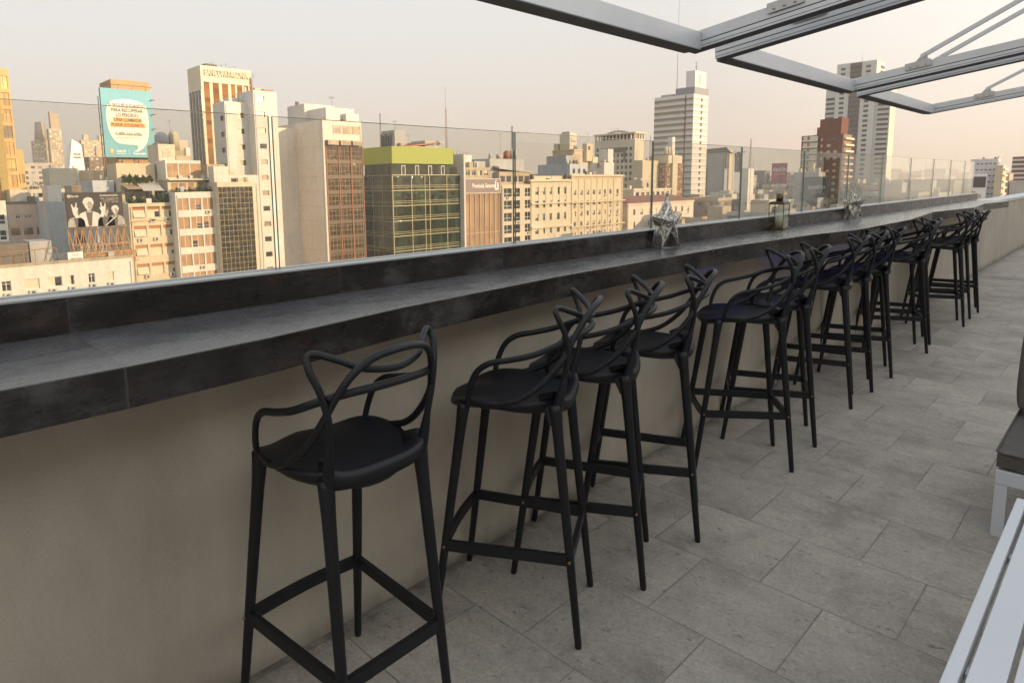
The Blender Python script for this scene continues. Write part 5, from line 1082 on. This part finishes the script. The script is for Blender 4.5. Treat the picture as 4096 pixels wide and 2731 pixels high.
# --- tall grey-white tower
TW = plain("tower_white", (0.56, 0.57, 0.54), .6, var=.04, scale=.1); TD = plain("tower_dark_band", (0.055, 0.055, 0.06), .3); TM = plain("tower_mid_band", (0.10, 0.10, 0.105), .4)
g = building('apartment_tower', 'tallest grey and white tower with dark central stripe, behind the brick tower', -156.1, 537.8, 26.8, 19.0, 79.4, TW)
roofbox(g, 'right_wing', -156.09, -146.5, 540, 553, -45, 63.0, TW); roofbox(g, 'left_wing', -190.5, -182.91, 540, 556, -45, 63.0, TW); m = MB(); a = lb(g, (-156.1, 537.8, -40)); m.box(a[0] - 17.5, a[0] - 9.8, a[1] - .3, a[1] - .002, a[2], a[2] + 119); m.build('central_stripe', TM, g)
for k in range(35):
    z_ = 76.6 - 3.3 * k; a = lb(g, (-156.1, 537.8, z_)); m = MB(); m.box(a[0] - 17.5, a[0] - 9.8, a[1] - .5, a[1] - .301, a[2] - 1.35, a[2]); m.build('window_band', TD, g)
    if k < 34: m = MB(); m.box(a[0] - 24, a[0] - 20.8, a[1] - .15, a[1] - .002, a[2] - 1.7, a[2]); m.box(a[0] - 7.0, a[0] - 3.8, a[1] - .15, a[1] - .002, a[2] - 1.7, a[2]); m.build('window', TD if k > 5 and k % 1 == 0 else TM, g)
    if k < 5: m = MB(); m.box(a[0] + .002, a[0] + .5, a[1] + 10, a[1] + 17, a[2] - 1.5, a[2]); m.build('balcony_recess', TD, g)
    if k > 5: m = MB(); m.box(a[0] + 2, a[0] + 9.2, a[1] + 1.6, a[1] + 2.198, a[2] - 1.2, a[2] + .2); m.box(a[0] - 33.8, a[0] - 28, a[1] + 1.6, a[1] + 2.198, a[2] - 1.2, a[2] + .2); m.build('balcony_band', TD, g)
m = MB(); a = lb(g, (-146.5, 540, -40)); m.box(a[0] + .002, a[0] + .4, a[1], a[1] + 13, a[2], a[2] + 103); m.build('edge_strip', wallm("edge_cream", (0.72, .66, .52), .1), g); antenna(g, -168, 545, 79, 7, .12, 0)
# --- right end
g = building('apartment_tower', 'pale grey slab block behind the black screen at the right end of the glass', -59.2, 415.8, 11.5, 8.0, 8.6, wallm("slab_grey", (0.62, .62, .62), .2), S=dict(n=6, w=1.1, fh=2.9, h=.6, rows=9, top=2.0, kind='plainw', vars=(0, 1), dep=.2), E=dict(n=3, w=1.6, fh=2.9, h=1.3, rows=9, top=1.6, kind='sash', vars=(0, 1)))
sg = empty('screen', (-65.2, 409.5, -20), 0, 'black rectangular screen on a white board at the right end of the glass', 'screen')
m = MB(); m.box(-4.2, 3.9, -.1, .3, 0, 21.2); m.build('board', M_wht, sg); m = MB(); m.box(-2.4, 3.5, -.3, -.101, 14.6, 19.9); m.build('display', plain("screen_black", (.03, .025, .028), .5), sg); m = MB(); m.box(-1.0, 2.0, -.3, -.101, 9.6, 11.3); m.build('lower_panel', greyb, sg)
m = MB(); m.box(-5.4, -.5, -.3, -.101, 12.2, 12.6); m.build('ledge', dark, sg)
g = building('apartment_building', 'golden lit balconied block just right of the black screen', -56.0, 411.0, 3.2, 12, 5.4, cream2); [roofbox(g, 'balcony', -55.999, -55.2, 411.5, 422.5, 3.0 - 2.9 * k, 3.8 - 2.9 * k, white) for k in range(8)]
g = building('apartment_building', 'plain beige block with a small roof house to the right of the screen', -57.5, 446.3, 10, 14, 1.5, beige); roofbox(g, 'roof_room', -62.5, -59, 448, 455, .8, 5.0, greyw)
g = building('apartment_tower', 'dark red and white banded tower top at the right edge of the skyline', -52.5, 516.7, 14, 16, 11.4, brick)
for k in range(12): m = MB(); a = lb(g, (-66.5, 516.7, 9.0 - 2.6 * k)); m.box(a[0], a[0] + 9, a[1] - .5, a[1] - .002, a[2], a[2] + 1.1); m.build('white_band', WF, g)
building('apartment_building', 'pale low block with arched dark trees below the banded red tower', -47.0, 440.0, 9, 14, -2.2, greyw)

# --- towers behind the left side
g = building('billboard_tower', 'brown topped tower rising behind the turquoise advert', -208.5, 63.0, 11.1, 9.8, 27.5, wallm("tower_tan", (0.55, 0.36, 0.20), .3), cat='tower')
TQ = plain("turquoise_print", (0.12, 0.38, 0.47), .5, var=.06, scale=.3); CRM = plain("cream_print", (0.86, .80, .70), .6, var=.02); TXT = plain("brown_print", (0.11, .07, .055), .6); GOLD = plain("gold_print", (0.75, .40, .09), .6)
sg = empty('advert', (-205.5, 60.5, 1.9), 0, 'large turquoise advert with cream speech bubble and brown capital text', 'billboard')
bw, b0, b1 = 14.6, 5.4, 23.9    # width, bottom, top
yl = -2.0
m = MB(); m.box(-.5, 0, yl, yl + bw, b0, b1); m.build('panel', TQ, sg)
cy = yl + bw * .49; m = MB()
bub = [(-6.0, 10.2), (-5.9, 12.6), (-5.0, 14.6), (-2.5, 15.6), (0, 15.8), (3.0, 15.55), (5.2, 14.6), (6.0, 12.6), (6.15, 9.0), (5.7, 5.6), (4.8, 3.6), (3.2, 2.1), (1.6, 1.6), (2.3, 2.4), (2.45, 3.1), (1.8, 3.5), (-1.2, 3.6), (-3.6, 4.1), (-5.0, 5.9), (-5.8, 8.2)]
poly([tuple(q)[:2] for q in [(p.x, p.y) for p in spline([(a, b, 0) for a, b in bub + [bub[0]]], 4)][:-1]], CRM, .02, 'speech_bubble', sg, 1, cy, b0)
for i, (s_, z_, hl) in enumerate((('SI SEGUÍS JUGANDO', 14.1, 0), ('PARA RECUPERAR', 12.75, 0), ('LO PERDIDO,', 11.45, 0), ('UNA LLAMADA', 10.15, 1), ('PUEDE AYUDARTE.', 8.8, 1))):
    w_ = [10.6, 9.2, 6.6, 7.8, 9.5][i]
    if hl: poly([(-w_ / 2 - .3, z_ - .6), (w_ / 2 + .3, z_ - .6), (w_ / 2 + .3, z_ + .62), (-w_ / 2 - .3, z_ + .62)], GOLD, .035, 'highlight', sg, 1, cy, b0)
    o = letters(s_, 1.32, (.05, cy, b0 + z_), TXT, sg, bold=.03, depth=.01); o.scale = (w_ / max(.1, o.dimensions.x), 1, 1)
o = letters('0-800-666-6006', 1.3, (.05, cy, b0 + 6.35), TXT, sg, bold=.02, depth=.01); o.scale = (7.7 / o.dimensions.x, 1, 1)
o = letters('Línea gratuita de orientación al jugador problemático', .32, (.05, cy, b0 + 5.4), TXT, sg, depth=.01); o.scale = (7.2 / o.dimensions.x, 1, 1)
letters('Lotería', .95, (.03, cy - 2.6, b0 + 1.75), M_wht, sg, bold=.03, depth=.01, align='CENTER', squeeze=.95); letters('de la Ciudad', .5, (.03, cy - 2.6, b0 + 1.05), M_wht, sg, bold=.015, depth=.01)
letters('Juego', .7, (.03, cy + 1.9, b0 + 1.85), M_wht, sg, depth=.01); letters('Responsable', .75, (.03, cy + 2.7, b0 + 1.1), M_wht, sg, bold=.03, depth=.01); poly([(-.35, .6), (-.28, .6), (-.28, 2.4), (-.35, 2.4)], M_wht, .03, 'divider', sg, 1, cy, b0)
poly(ell(-5.2, 1.75, .62, .66), GOLD, .03, 'pin_emblem', sg, 1, cy, b0); poly([(-5.65, 1.35), (-5.2, .35), (-4.75, 1.35)], GOLD, .034, 'pin_emblem', sg, 1, cy, b0); poly(ell(-5.2, 1.78, .36, .38), TQ, .045, 'pin_emblem', sg, 1, cy, b0); poly(ell(-5.2, 1.78, .2, .22), CRM, .055, 'pin_emblem', sg, 1, cy, b0)
m = MB(); [m.cyl((-.3, yl + q, b1 - .2), (1.2, yl + q, b1 + .9), .06, n=5) for q in (1.0, 5.0, 9.0, 13)]; m.cyl((1.2, yl, b1 + .9), (1.2, yl + bw, b1 + .9), .08, n=5); [m.box(-.2, 1.2, yl + bw - .1, yl + bw + .8, b0 + q, b0 + q + .15) for q in (4, 8, 12, 16)]; m.build('light_gantry', ANT, sg)
sg.scale = (1, .856, .96); m = MB()
for q in (0, bw * .33, bw * .66, bw):
    m.cyl((-.6, yl + q, -6), (-.6, yl + q, b1), .14, n=5); m.cyl((-2.4, yl + q, -6), (-2.4, yl + q, b1 - 2), .12, n=5)
    for k in range(10): m.cyl((-.6, yl + q, -6 + 2.4 * k), (-2.4, yl + q, -4.8 + 2.4 * k), .06, n=4)
m.build('support_frame', ANT, sg)
# bank tower
BNT = wallm("bank_stone", (0.74, 0.66, 0.50), .15); g = building('office_tower', 'bank tower with brown glass strips between pale fins and a lettered crown', -239.8, 100.4, 12.0, 17.8, 38.4, BNT)
bgl = glassm("bank_bronze", (0.24, 0.115, 0.04), .6, .1, 3.0, 1.5, spec=.15, lo=.6, hi=1.7)
for k, (u0, u1) in enumerate(((.9, 2.7), (3.9, 5.9), (7.1, 9.1), (10.3, 11.6), (12.4, 14.2), (15.0, 16.4), (17.0, 17.79))):
    m = MB(); a = lb(g, (-239.8, 100.4, -30)); m.box(a[0] + .002, a[0] + .15, a[1] + u0, a[1] + u1, a[2], a[2] + (63.4 if k < 6 else 66)); m.build('window_strip', bgl, g)
for k, (u0, u1) in enumerate(((1.0, 2.4), (3.6, 5.2), (6.4, 8.2), (9.4, 11.9))):
    m = MB(); a = lb(g, (-251.8, 100.4, -30)); m.box(a[0] + u0, a[0] + u1, a[1] - .15, a[1] - .002, a[2], a[2] + 60.8); m.build('window_strip', glassm("bank_dark", (0.07, 0.055, .045), .2, .2, 3, 1.5), g)
o = letters('BANCOPATAGONIA', 2.9, lb(g, (-239.5, 109.2, 36.3)), wallm('bank_letter', (0.80, 0.72, 0.56), .1), g, bold=.03, depth=.3); o.scale = (15.2 / o.dimensions.x, 1, 1)
m = MB(); a = lb(g, (-239.8, 100.4, 35.9)); m.box(a[0] + .003, a[0] + .3, a[1] + 1.5, a[1] + 17.2, a[2] - 2.6, a[2] - 2.3); m.build('cornice', BNT, g); [antenna(g, -244, 103 + 1.6 * k, 38, 1.3 + (k % 3) * .5, .1, 1) for k in range(8)]; roofbox(g, 'roof_room', -248, -242, 103, 107, 37.7, 39.4, dark)
g = building('apartment_building', 'cluttered roof with round grey water tanks right of the turquoise advert', -282.8, 97.0, 12, 14, 12.5, beige); tank(g, -284, 100.5, 12, 2.4, 5.8, greyw, False); tank(g, -284, 105.2, 12, 2.0, 6.4, stonew, False); roofbox(g, 'roof_room', -290, -284, 107, 110.5, 12, 16, cream); antenna(g, -284, 104, 18, 5, .08)
building('apartment_building', 'grey gabled block with three small windows far left below the skyline towers', -489.3, 95, 32, 14, 11.0, city_tex("far_pale", (0.62, .56, .50)))
building('apartment_building', 'broad blank cream party wall in the left middle distance', -341.6, 74.5, 14, 11, 6.0, cream)
building('office_building', 'dark ribbed glass block under the turquoise advert', -406.8, 101.4, 12, 14.8, 5.8, glassm("ribbed_dark", (.05, .045, .04), .2, .3, 1.0, 12.))
building('hotel', 'brown mansard roofed tower between the far skyline and the turquoise advert', -579.3, 153.0, 14, 12.6, 17.4, city_tex("mansard_brown", (0.34, .24, .17)))
building('office_building', 'dark brown glazed penthouse block above the black billboard', -252.7, 60.5, 10, 7.8, -.6, glassm("dark_brown_block", (.10, .07, .05), .3, .2, 2, 3)); building('apartment_building', 'grey party wall block above the right corner of the black billboard', -183.1, 50.0, 8, 4.0, 1.0, greyb)
building('apartment_building', 'low white stepped terrace blocks in the left middle distance', -300.0, 55.0, 16, 24, -2.0, cream, E=dict(n=6, w=1.4, fh=3, h=1.3, rows=3, top=1.4, kind='single', vars=(0, 1)))
# far skyline towers
FT = city_tex("far_tower_gold", (0.72, 0.58, 0.40), (0.5, 0.42, 0.30), 4.5, 4.0, (.2, .8), (.2, .75))
g = building('skyscraper', 'first far skyline tower from the left, with tapering crown', -1467.4, 303.0, 16, 29.0, 68.2, FT, group=None)
m = MB(); a = lb(g, (-1475, 317, 68.2)); m.prism([(a[0] - 7, a[1] - 9), (a[0] + 7, a[1] - 9), (a[0] + 7, a[1] + 9), (a[0] - 7, a[1] + 9)], a[2], a[2] + 2); m.tube([(a[0], a[1], a[2]), (a[0], a[1], a[2] + 28)], [10, 7], 4); m.build('crown', wallm("far_crown", (.55, .42, .3), .1), g)
g = building('skyscraper', 'tallest far skyline tower, with slanted metallic crown', -1414.1, 318, 18, 19.5, 86.5, FT)
m = MB(); a = lb(g, (-1423, 328.5, 86.5)); m.v = [(a[0] - 7, a[1] - 6, a[2]), (a[0] + 7, a[1] - 6, a[2]), (a[0] + 7, a[1] + 8, a[2]), (a[0] - 7, a[1] + 8, a[2]), (a[0] - 6, a[1] - 6, a[2] + 26), (a[0] + 6, a[1] - 6, a[2] + 26), (a[0] + 6, a[1] + 7, a[2] + 21), (a[0] - 6, a[1] + 7, a[2] + 21)]; m.f = [(0, 3, 2, 1), (4, 5, 6, 7), (0, 1, 5, 4), (1, 2, 6, 5), (2, 3, 7, 6), (3, 0, 4, 7)]; m.mi = [0] * 6; m.sm = [False] * 6; m.build('crown', wallm("far_crown", (.55, .42, .3), .1), g)
g = empty('skyscraper', (-1270, 318, GZ), 0, 'gleaming white pyramid-like tower in the far skyline', 'building')
m = MB(); m.v = [(-15, -22, 0), (10, -22, 0), (10, 14, 0), (-15, 14, 0), (-8, -9, 96), (3, -4, 108), (3, 8, 100), (-8, 8, 96)]; m.f = [(0, 3, 2, 1), (4, 5, 6, 7), (0, 1, 5, 4), (1, 2, 6, 5), (2, 3, 7, 6), (3, 0, 4, 7)]; m.mi = [0] * 6; m.sm = [False] * 6; m.build('wall', plain("gleam_white", (0.88, .86, .8), .35, var=.03, scale=.05), g)
m = MB(); m.box(4.2, 5.2, -4, 6, 84, 86); m.box(4.4, 5.6, -4, 6, 79, 81); m.build('opening', dark, g)
for i, (x, y, zt, lb_) in enumerate(((-1549.3, 397, 79.4, 'wide far skyline tower with stepped crown right of the white pyramid'), (-1561.7, 427, 79.0, 'far skyline tower half hidden behind the left edge of the turquoise advert'))):
    g = building('skyscraper', lb_, x, y, 24, 42 if i == 0 else 30, zt - 14, FT); roofbox(g, 'crown', x - 20, x - .5, y + 3, y + (35 if i == 0 else 24), zt - 14, zt - 5, FT); roofbox(g, 'crown', x - 16, x - 3, y + 8, y + 16, zt - 5, zt + 4, FT); roofbox(g, 'bay', x + .01, x + 4, y + 5, y + 12, -45, zt - 12, FT); roofbox(g, 'bay', x + .01, x + 4, y + 26 - 6 * i, y + 33 - 8 * i, -45, zt - 14, FT)

# street trees seen at the far left, between the towers
def tree(x, y, h, w, label, seed):
    rr = random.Random(seed); g = empty('street_tree', (x, y, GZ), 0, label, 'tree'); m = MB(); m.tube([(0, 0, 0), (.3, .2, h * .4), (0, .1, h * .75)], [.6, .4, .15], 8); [m.cyl((0.2, .1, h * .4), (w * .3 * math.cos(q), w * .3 * math.sin(q), h * .75), .2, .06, 6) for q in (0, 1.3, 2.6, 3.9, 5.2)]; m.build('trunk', plain("bark", (.09, .07, .05), .9), g)
    m = MB(); cl = [(rr.uniform(-.35, .35) * w, rr.uniform(-.35, .35) * w, h * rr.uniform(.6, .95), rr.uniform(.18, .3) * w) for _ in range(12)]
    for i in range(1500):
        cx, cy_, cz, cr = rr.choice(cl); v = Vector((rr.gauss(0, 1), rr.gauss(0, 1), rr.gauss(0, 1))).normalized() * cr * rr.uniform(.6, 1.05); c = Vector((cx, cy_, cz)) + v; s_ = rr.uniform(.18, .42); a = Vector((rr.uniform(-1, 1), rr.uniform(-1, 1), rr.uniform(-1, 1))).normalized(); b = a.orthogonal().normalized(); m.quad(c - a * s_ - b * s_ * .6, c + a * s_ - b * s_ * .6, c + a * s_ + b * s_ * .6, c - a * s_ + b * s_ * .6)
    m.build('crown', LEAF, g)
tree(-420, 88, 44, 16, 'green tree crown just right of the golden tower at the far left', 3)
tree(-100.5, 330, 44, 12, 'dark bushy tree crown between magenta hoarding and dark blue sign', 6)


# --- the rest of the city: every block its own object, the far sea of roofs one mass
# clutter on the roofs of the nearer blocks: vents, hatches, antennas, rain pipes down the fronts
rr = random.Random(77)
for o in list(bpy.data.objects):
    if '_b' not in o.keys(): continue
    x1, y0, wx, wy, zt = o['_b']
    if math.hypot(x1, y0) > 420 or zt > 22 or wy < 4 or wx < 4: continue
    rz = zt - .7
    for k in range(rr.randint(2, 4)):
        a = rr.uniform(.6, wx - 1.6); b = rr.uniform(.5, max(.6, wy - 1.6)); q = rr.uniform(.4, 1.1); roofbox(o, 'roof_vent', x1 - a - q, x1 - a, y0 + b, y0 + b + q * rr.uniform(.7, 1.4), rz + .003, rz + rr.uniform(.9, 2.1), rr.choice([white, beige, dark, greyw, cream2]))
    if rr.random() < .8: antenna(o, x1 - rr.uniform(.6, 3), y0 + rr.uniform(.6, wy - .6), rz, rr.uniform(2.2, 4.2), .045, rr.randint(1, 4))
    if rr.random() < .5: m = MB(); p = lb(o, (x1 - rr.uniform(1.5, 3.5), y0 + rr.uniform(1, wy - 1), rz)); m.tube([(p[0], p[1], p[2] + q) for q in (0, .01, 1.3, 1.6)], [.1, .55, .55, .2], 10); m.build('water_tank', rr.choice([greyb, dark, beige]), o)
    m = MB(); p = lb(o, (x1 + .06, y0 + rr.choice([.25, wy - .3]), 0)); m.cyl((p[0], p[1], 4), (p[0], p[1], zt - GZ - .5), .055, n=6); m.build('rain_pipe', rr.choice([ANT, beige, greyw]), o)
heroes = []
# survey correction of the first plan: everything built so far is set on the final street grid
def survey(x, y, z): return Vector((.923 * x + .003 * y + .067 * z, .035 * x + y - .076 * z, -.014 * x + .001 * y + .999 * z + 1.457))
for o in list(bpy.data.objects):
    if o.parent or o.name in CITY0: continue
    if '_b' in o.keys():
        x1, y0, wx, wy, zt = o['_b']; P = survey(x1, y0, zt - 1.457); sz = (P.z - GZ) / (zt - GZ); o.scale = (.923, 1, sz)
        o.location = (P.x - .923 * wx / 2, P.y + wy / 2, GZ); k_ = o.get('_k', 1.0)
        if k_ != 1.0: o.location = (o.location.x * k_, o.location.y * k_, 1.457 + (o.location.z - 1.457) * k_); o.scale = Vector(o.scale) * k_; P = P * k_; wx *= k_; wy *= k_; del o['_k']
        heroes.append((P.x, P.y, wx * .923, wy)); del o['_b']
    else:
        l = o.location; zr = {'hoarding': 10, 'screen': 15, 'advert': 15, 'skyscraper': 100, 'street_tree': 40}.get(o.name.split('.')[0], 0); P = survey(l.x, l.y, l.z + zr - 1.457)
        if o.name.startswith(('hoarding', 'screen')): o.scale = (.923, 1, 1)
        o.location = (P.x, P.y, P.z - zr)
FWD = Vector((-math.sin(YAW), math.cos(YAW)))
def proj(x, y, z):
    v = Vector((x, y, z - 1.457)); d = v.dot(_f); return (PPX + FPX * v.dot(_r2) / d, PPY - FPX * v.dot(_u2) / d, d) if d > 1 else (None, None, d)
def interp(L, x):
    if x <= L[0][0]: return L[0][1]
    for (a, b), (c, d) in zip(L, L[1:]):
        if x <= c: return b + (d - b) * (x - a) / (c - a)
    return L[-1][1]
SKY = [(0, 700), (2100, 708), (2750, 720), (2850, 705), (3000, 697), (3400, 690), (3900, 688), (4100, 700)]; DMIN = [(0, 185), (1400, 200), (2100, 215), (2700, 215), (2800, 160), (3400, 120), (4100, 130)]
CT = [city_tex("block_cream", (0.64, .56, .44)), city_tex("block_white", (0.62, .58, .52)), city_tex("block_beige", (0.52, .44, .34)), city_tex("block_grey", (0.42, .41, .40)), city_tex("block_brown", (0.34, .25, .19)), city_tex("block_glassy", (0.22, .22, .21), (.08, .09, .09), 2.4, 3.0, (.1, .9), (.2, .9), True)]
CN = ['cream', 'white', 'beige', 'grey', 'brown', 'dark glazed']
rr = random.Random(21); cand = []; far = MB(); fcount = 0
x = -125.0
while x > -1500:
    y = -60.0
    D0 = -x; s = 15 if D0 < 450 else 22 if D0 < 800 else 34
    while y < 1700:
        w_, d_ = s * rr.uniform(.55, 1.0), s * rr.uniform(.6, 1.0); bx = x - rr.uniform(0, 4); by = y + rr.uniform(0, s * .2); y += s * rr.uniform(1.0, 1.18) + (14 if rr.random() < .13 else 0)
        dist = math.hypot(bx, by); hz = rr.choice([-22, -18, -15, -12, -10, -8, -6, -3, 0]) + rr.uniform(-2, 2) + (8 if rr.random() < .06 else 0)
        cand.append((bx, by, w_, d_, hz, dist, rr.randrange(6), rr.random()))
    x -= s * 1.12 + (14 if int(-x / 60) % 2 == 0 else 2)
for x_ in range(-118, -30, 14):        # the right side reaches closer to the parapet line
    y = 130.0
    while y < 1500:
        s = 15; w_, d_ = rr.uniform(9, 13), rr.uniform(9, 15); hz = rr.choice([-22, -18, -14, -11, -8, -5, -2, 1]) + rr.uniform(-2, 2); cand.append((x_ - 0., y, w_, d_, hz, math.hypot(x_, y), rr.randrange(6), rr.random())); y += rr.uniform(15, 22) + (14 if rr.random() < .15 else 0)
PROT = [(2600, 2870, 410, 745), (2810, 2990, 440, 765), (2955, 3035, 295, 800), (3060, 3180, 395, 770), (3190, 3340, 335, 800), (3230, 3440, 375, 770), (3300, 3580, 550, 712), (3895, 4010, 405, 775), (4000, 4110, 440, 748), (2370, 2620, 325, 715), (2480, 2800, 225, 830)]
ok = []
for c in cand:
    bx, by, w_, d_, hz, dist, k, r1 = c
    if by > 250 and dist < 900: hz += 4 + 5 * r1
    p = proj(bx, by, hz)
    if p[0] is None or p[0] < -150 or p[0] > 4250: continue
    if dist < interp(DMIN, p[0]): continue
    lim = interp(SKY, p[0]) - (16 if dist > 500 else 0) - (10 if dist > 900 else 0)
    if p[1] < lim: hz -= (lim - p[1]) / 2640 * dist + rr.uniform(0, 3)
    for a, b, D_, yl_ in PROT:
        if dist >= D_: continue
        q = [proj(bx, by, hz + 3.5), proj(bx - w_, by, hz + 3.5), proj(bx, by + d_, hz + 3.5)]
        if min(t[0] for t in q) < b and max(t[0] for t in q) > a:
            top = min(t[1] for t in q)
            if top < yl_: hz -= (yl_ - top) / 2586 * (dist + 12)
    p = proj(bx, by, hz)
    if p[1] > 1215 - .113 * p[0] + 10: continue
    if any(bx - w_ < hx + 1.5 and bx > hx - hw - 1.5 and by < hy + hd + 1.5 and by + d_ > hy - 1.5 for hx, hy, hw, hd in heroes): continue
    ok.append((bx, by, w_, d_, hz, dist, k, r1))
ok.sort(key=lambda c: c[5])
def where(px):
    return 'beyond the left billboards' if px < 650 else 'behind the white towers' if px < 1450 else 'beyond the green office' if px < 2050 else 'behind the classical blocks' if px < 2600 else 'between striped tower and magenta hoarding' if px < 3150 else 'below the brick and grey towers' if px < 3600 else 'right of the tall grey tower'
NI = 230
for i, (bx, by, w_, d_, hz, dist, k, r1) in enumerate(ok):
    if i < NI:
        px = proj(bx, by, hz)[0]; o = empty('city_block', (bx - w_ / 2, by + d_ / 2, GZ)); m = MB(); m.box(-w_ / 2, w_ / 2, -d_ / 2, d_ / 2, 0, hz - GZ); m.build('wall', CT[k], o)
        m = MB(); H = hz - GZ; t_ = .3
        for a, b, c, d in ((-w_ / 2 - .1, w_ / 2 + .1, -d_ / 2 - .1, -d_ / 2 + t_), (-w_ / 2 - .1, w_ / 2 + .1, d_ / 2 - t_, d_ / 2 + .1), (-w_ / 2 - .1, -w_ / 2 + t_, -d_ / 2 + t_ + .01, d_ / 2 - t_ - .01), (w_ / 2 - t_, w_ / 2 + .1, -d_ / 2 + t_ + .01, d_ / 2 - t_ - .01)): m.box(a, b, c, d, H + .003, H + .7 + r1 * .5)
        m.build('parapet', [cream, white, beige, greyw, beige, greyw][k], o)
        if r1 < .85:
            m = MB(); u = w_ * .2 * (r1 - .5); m.box(u - w_ * .2, u + w_ * .22, -d_ * .25 + r1 * 2, d_ * .12 + r1 * 2, H + .003, H + 2.6 + 2 * r1); m.build('roof_house', [white, cream, beige, greyw, cream, greyb][(k * 3 + i) % 6], o)
        if r1 > .3:
            m = MB(); m.tube([(w_ * .3, d_ * (r1 - .6), H + q) for q in (.003, 1.9, 2.2)], [.8, .8, .3], 10); m.build('water_tank', [greyw, dark, greyw][i % 3], o)
        if r1 > .6: m = MB(); m.cyl((-w_ * .2, d_ * .2, H + .003), (-w_ * .2, d_ * .2, H + 5 + 6 * (r1 - .6)), .07, n=5); [m.cyl((-w_ * .2, d_ * .2 - .7, H + q), (-w_ * .2, d_ * .2 + .7, H + q), .04, n=4) for q in (4.2, 4.6)]; m.build('antenna', ANT, o)
        tall = 'taller ' if hz > -6 else 'low ' if hz < -16 else ''
        tag(o, f"{tall}{CN[k]} flat-roofed block in the {'near' if dist < 260 else 'middle' if dist < 420 else 'far'} city {where(px)}", 'building', f"{tall}{CN[k]} blocks {where(px)} {'near' if dist < 260 else 'middle' if dist < 420 else 'far'}")
    else:
        far.box(bx - w_, bx, by, by + d_, GZ, hz, k)
rr = random.Random(5)
for i in range(2600):
    a = R(rr.uniform(8, 100)) ; dd = 1500 + 4500 * rr.random() ** 1.3; bx, by = -dd * math.sin(a), dd * math.cos(a); w_ = rr.uniform(18, 50); h_ = rr.choice([12, 18, 24, 30, 36]) * rr.uniform(.7, 1.1)
    far.box(bx - w_, bx, by, by + w_, GZ, GZ + h_ + 3, rr.randrange(6))
tag(far.build('distant_city', CT), 'sea of small hazy roofs and blocks reaching to the horizon', 'city', kind='stuff')
# ------------------------------------------------------------------ evening haze
m = MB(); m.box(-7000, 600, -1500, 7000, GZ - 2, 125)
hz = m.build('haze', NT('haze_air').m); hm = hz.data.materials[0]; nt = hm.node_tree; nt.nodes.remove(nt.nodes["Principled BSDF"])
pv = nt.nodes.new("ShaderNodeVolumePrincipled"); pv.inputs['Color'].default_value = (0.95, 0.90, 0.84, 1); pv.inputs['Density'].default_value = 0.00024; pv.inputs['Anisotropy'].default_value = 0.2
nt.links.new(pv.outputs[0], nt.nodes["Material Output"].inputs['Volume']); hz['kind'] = 'stuff'
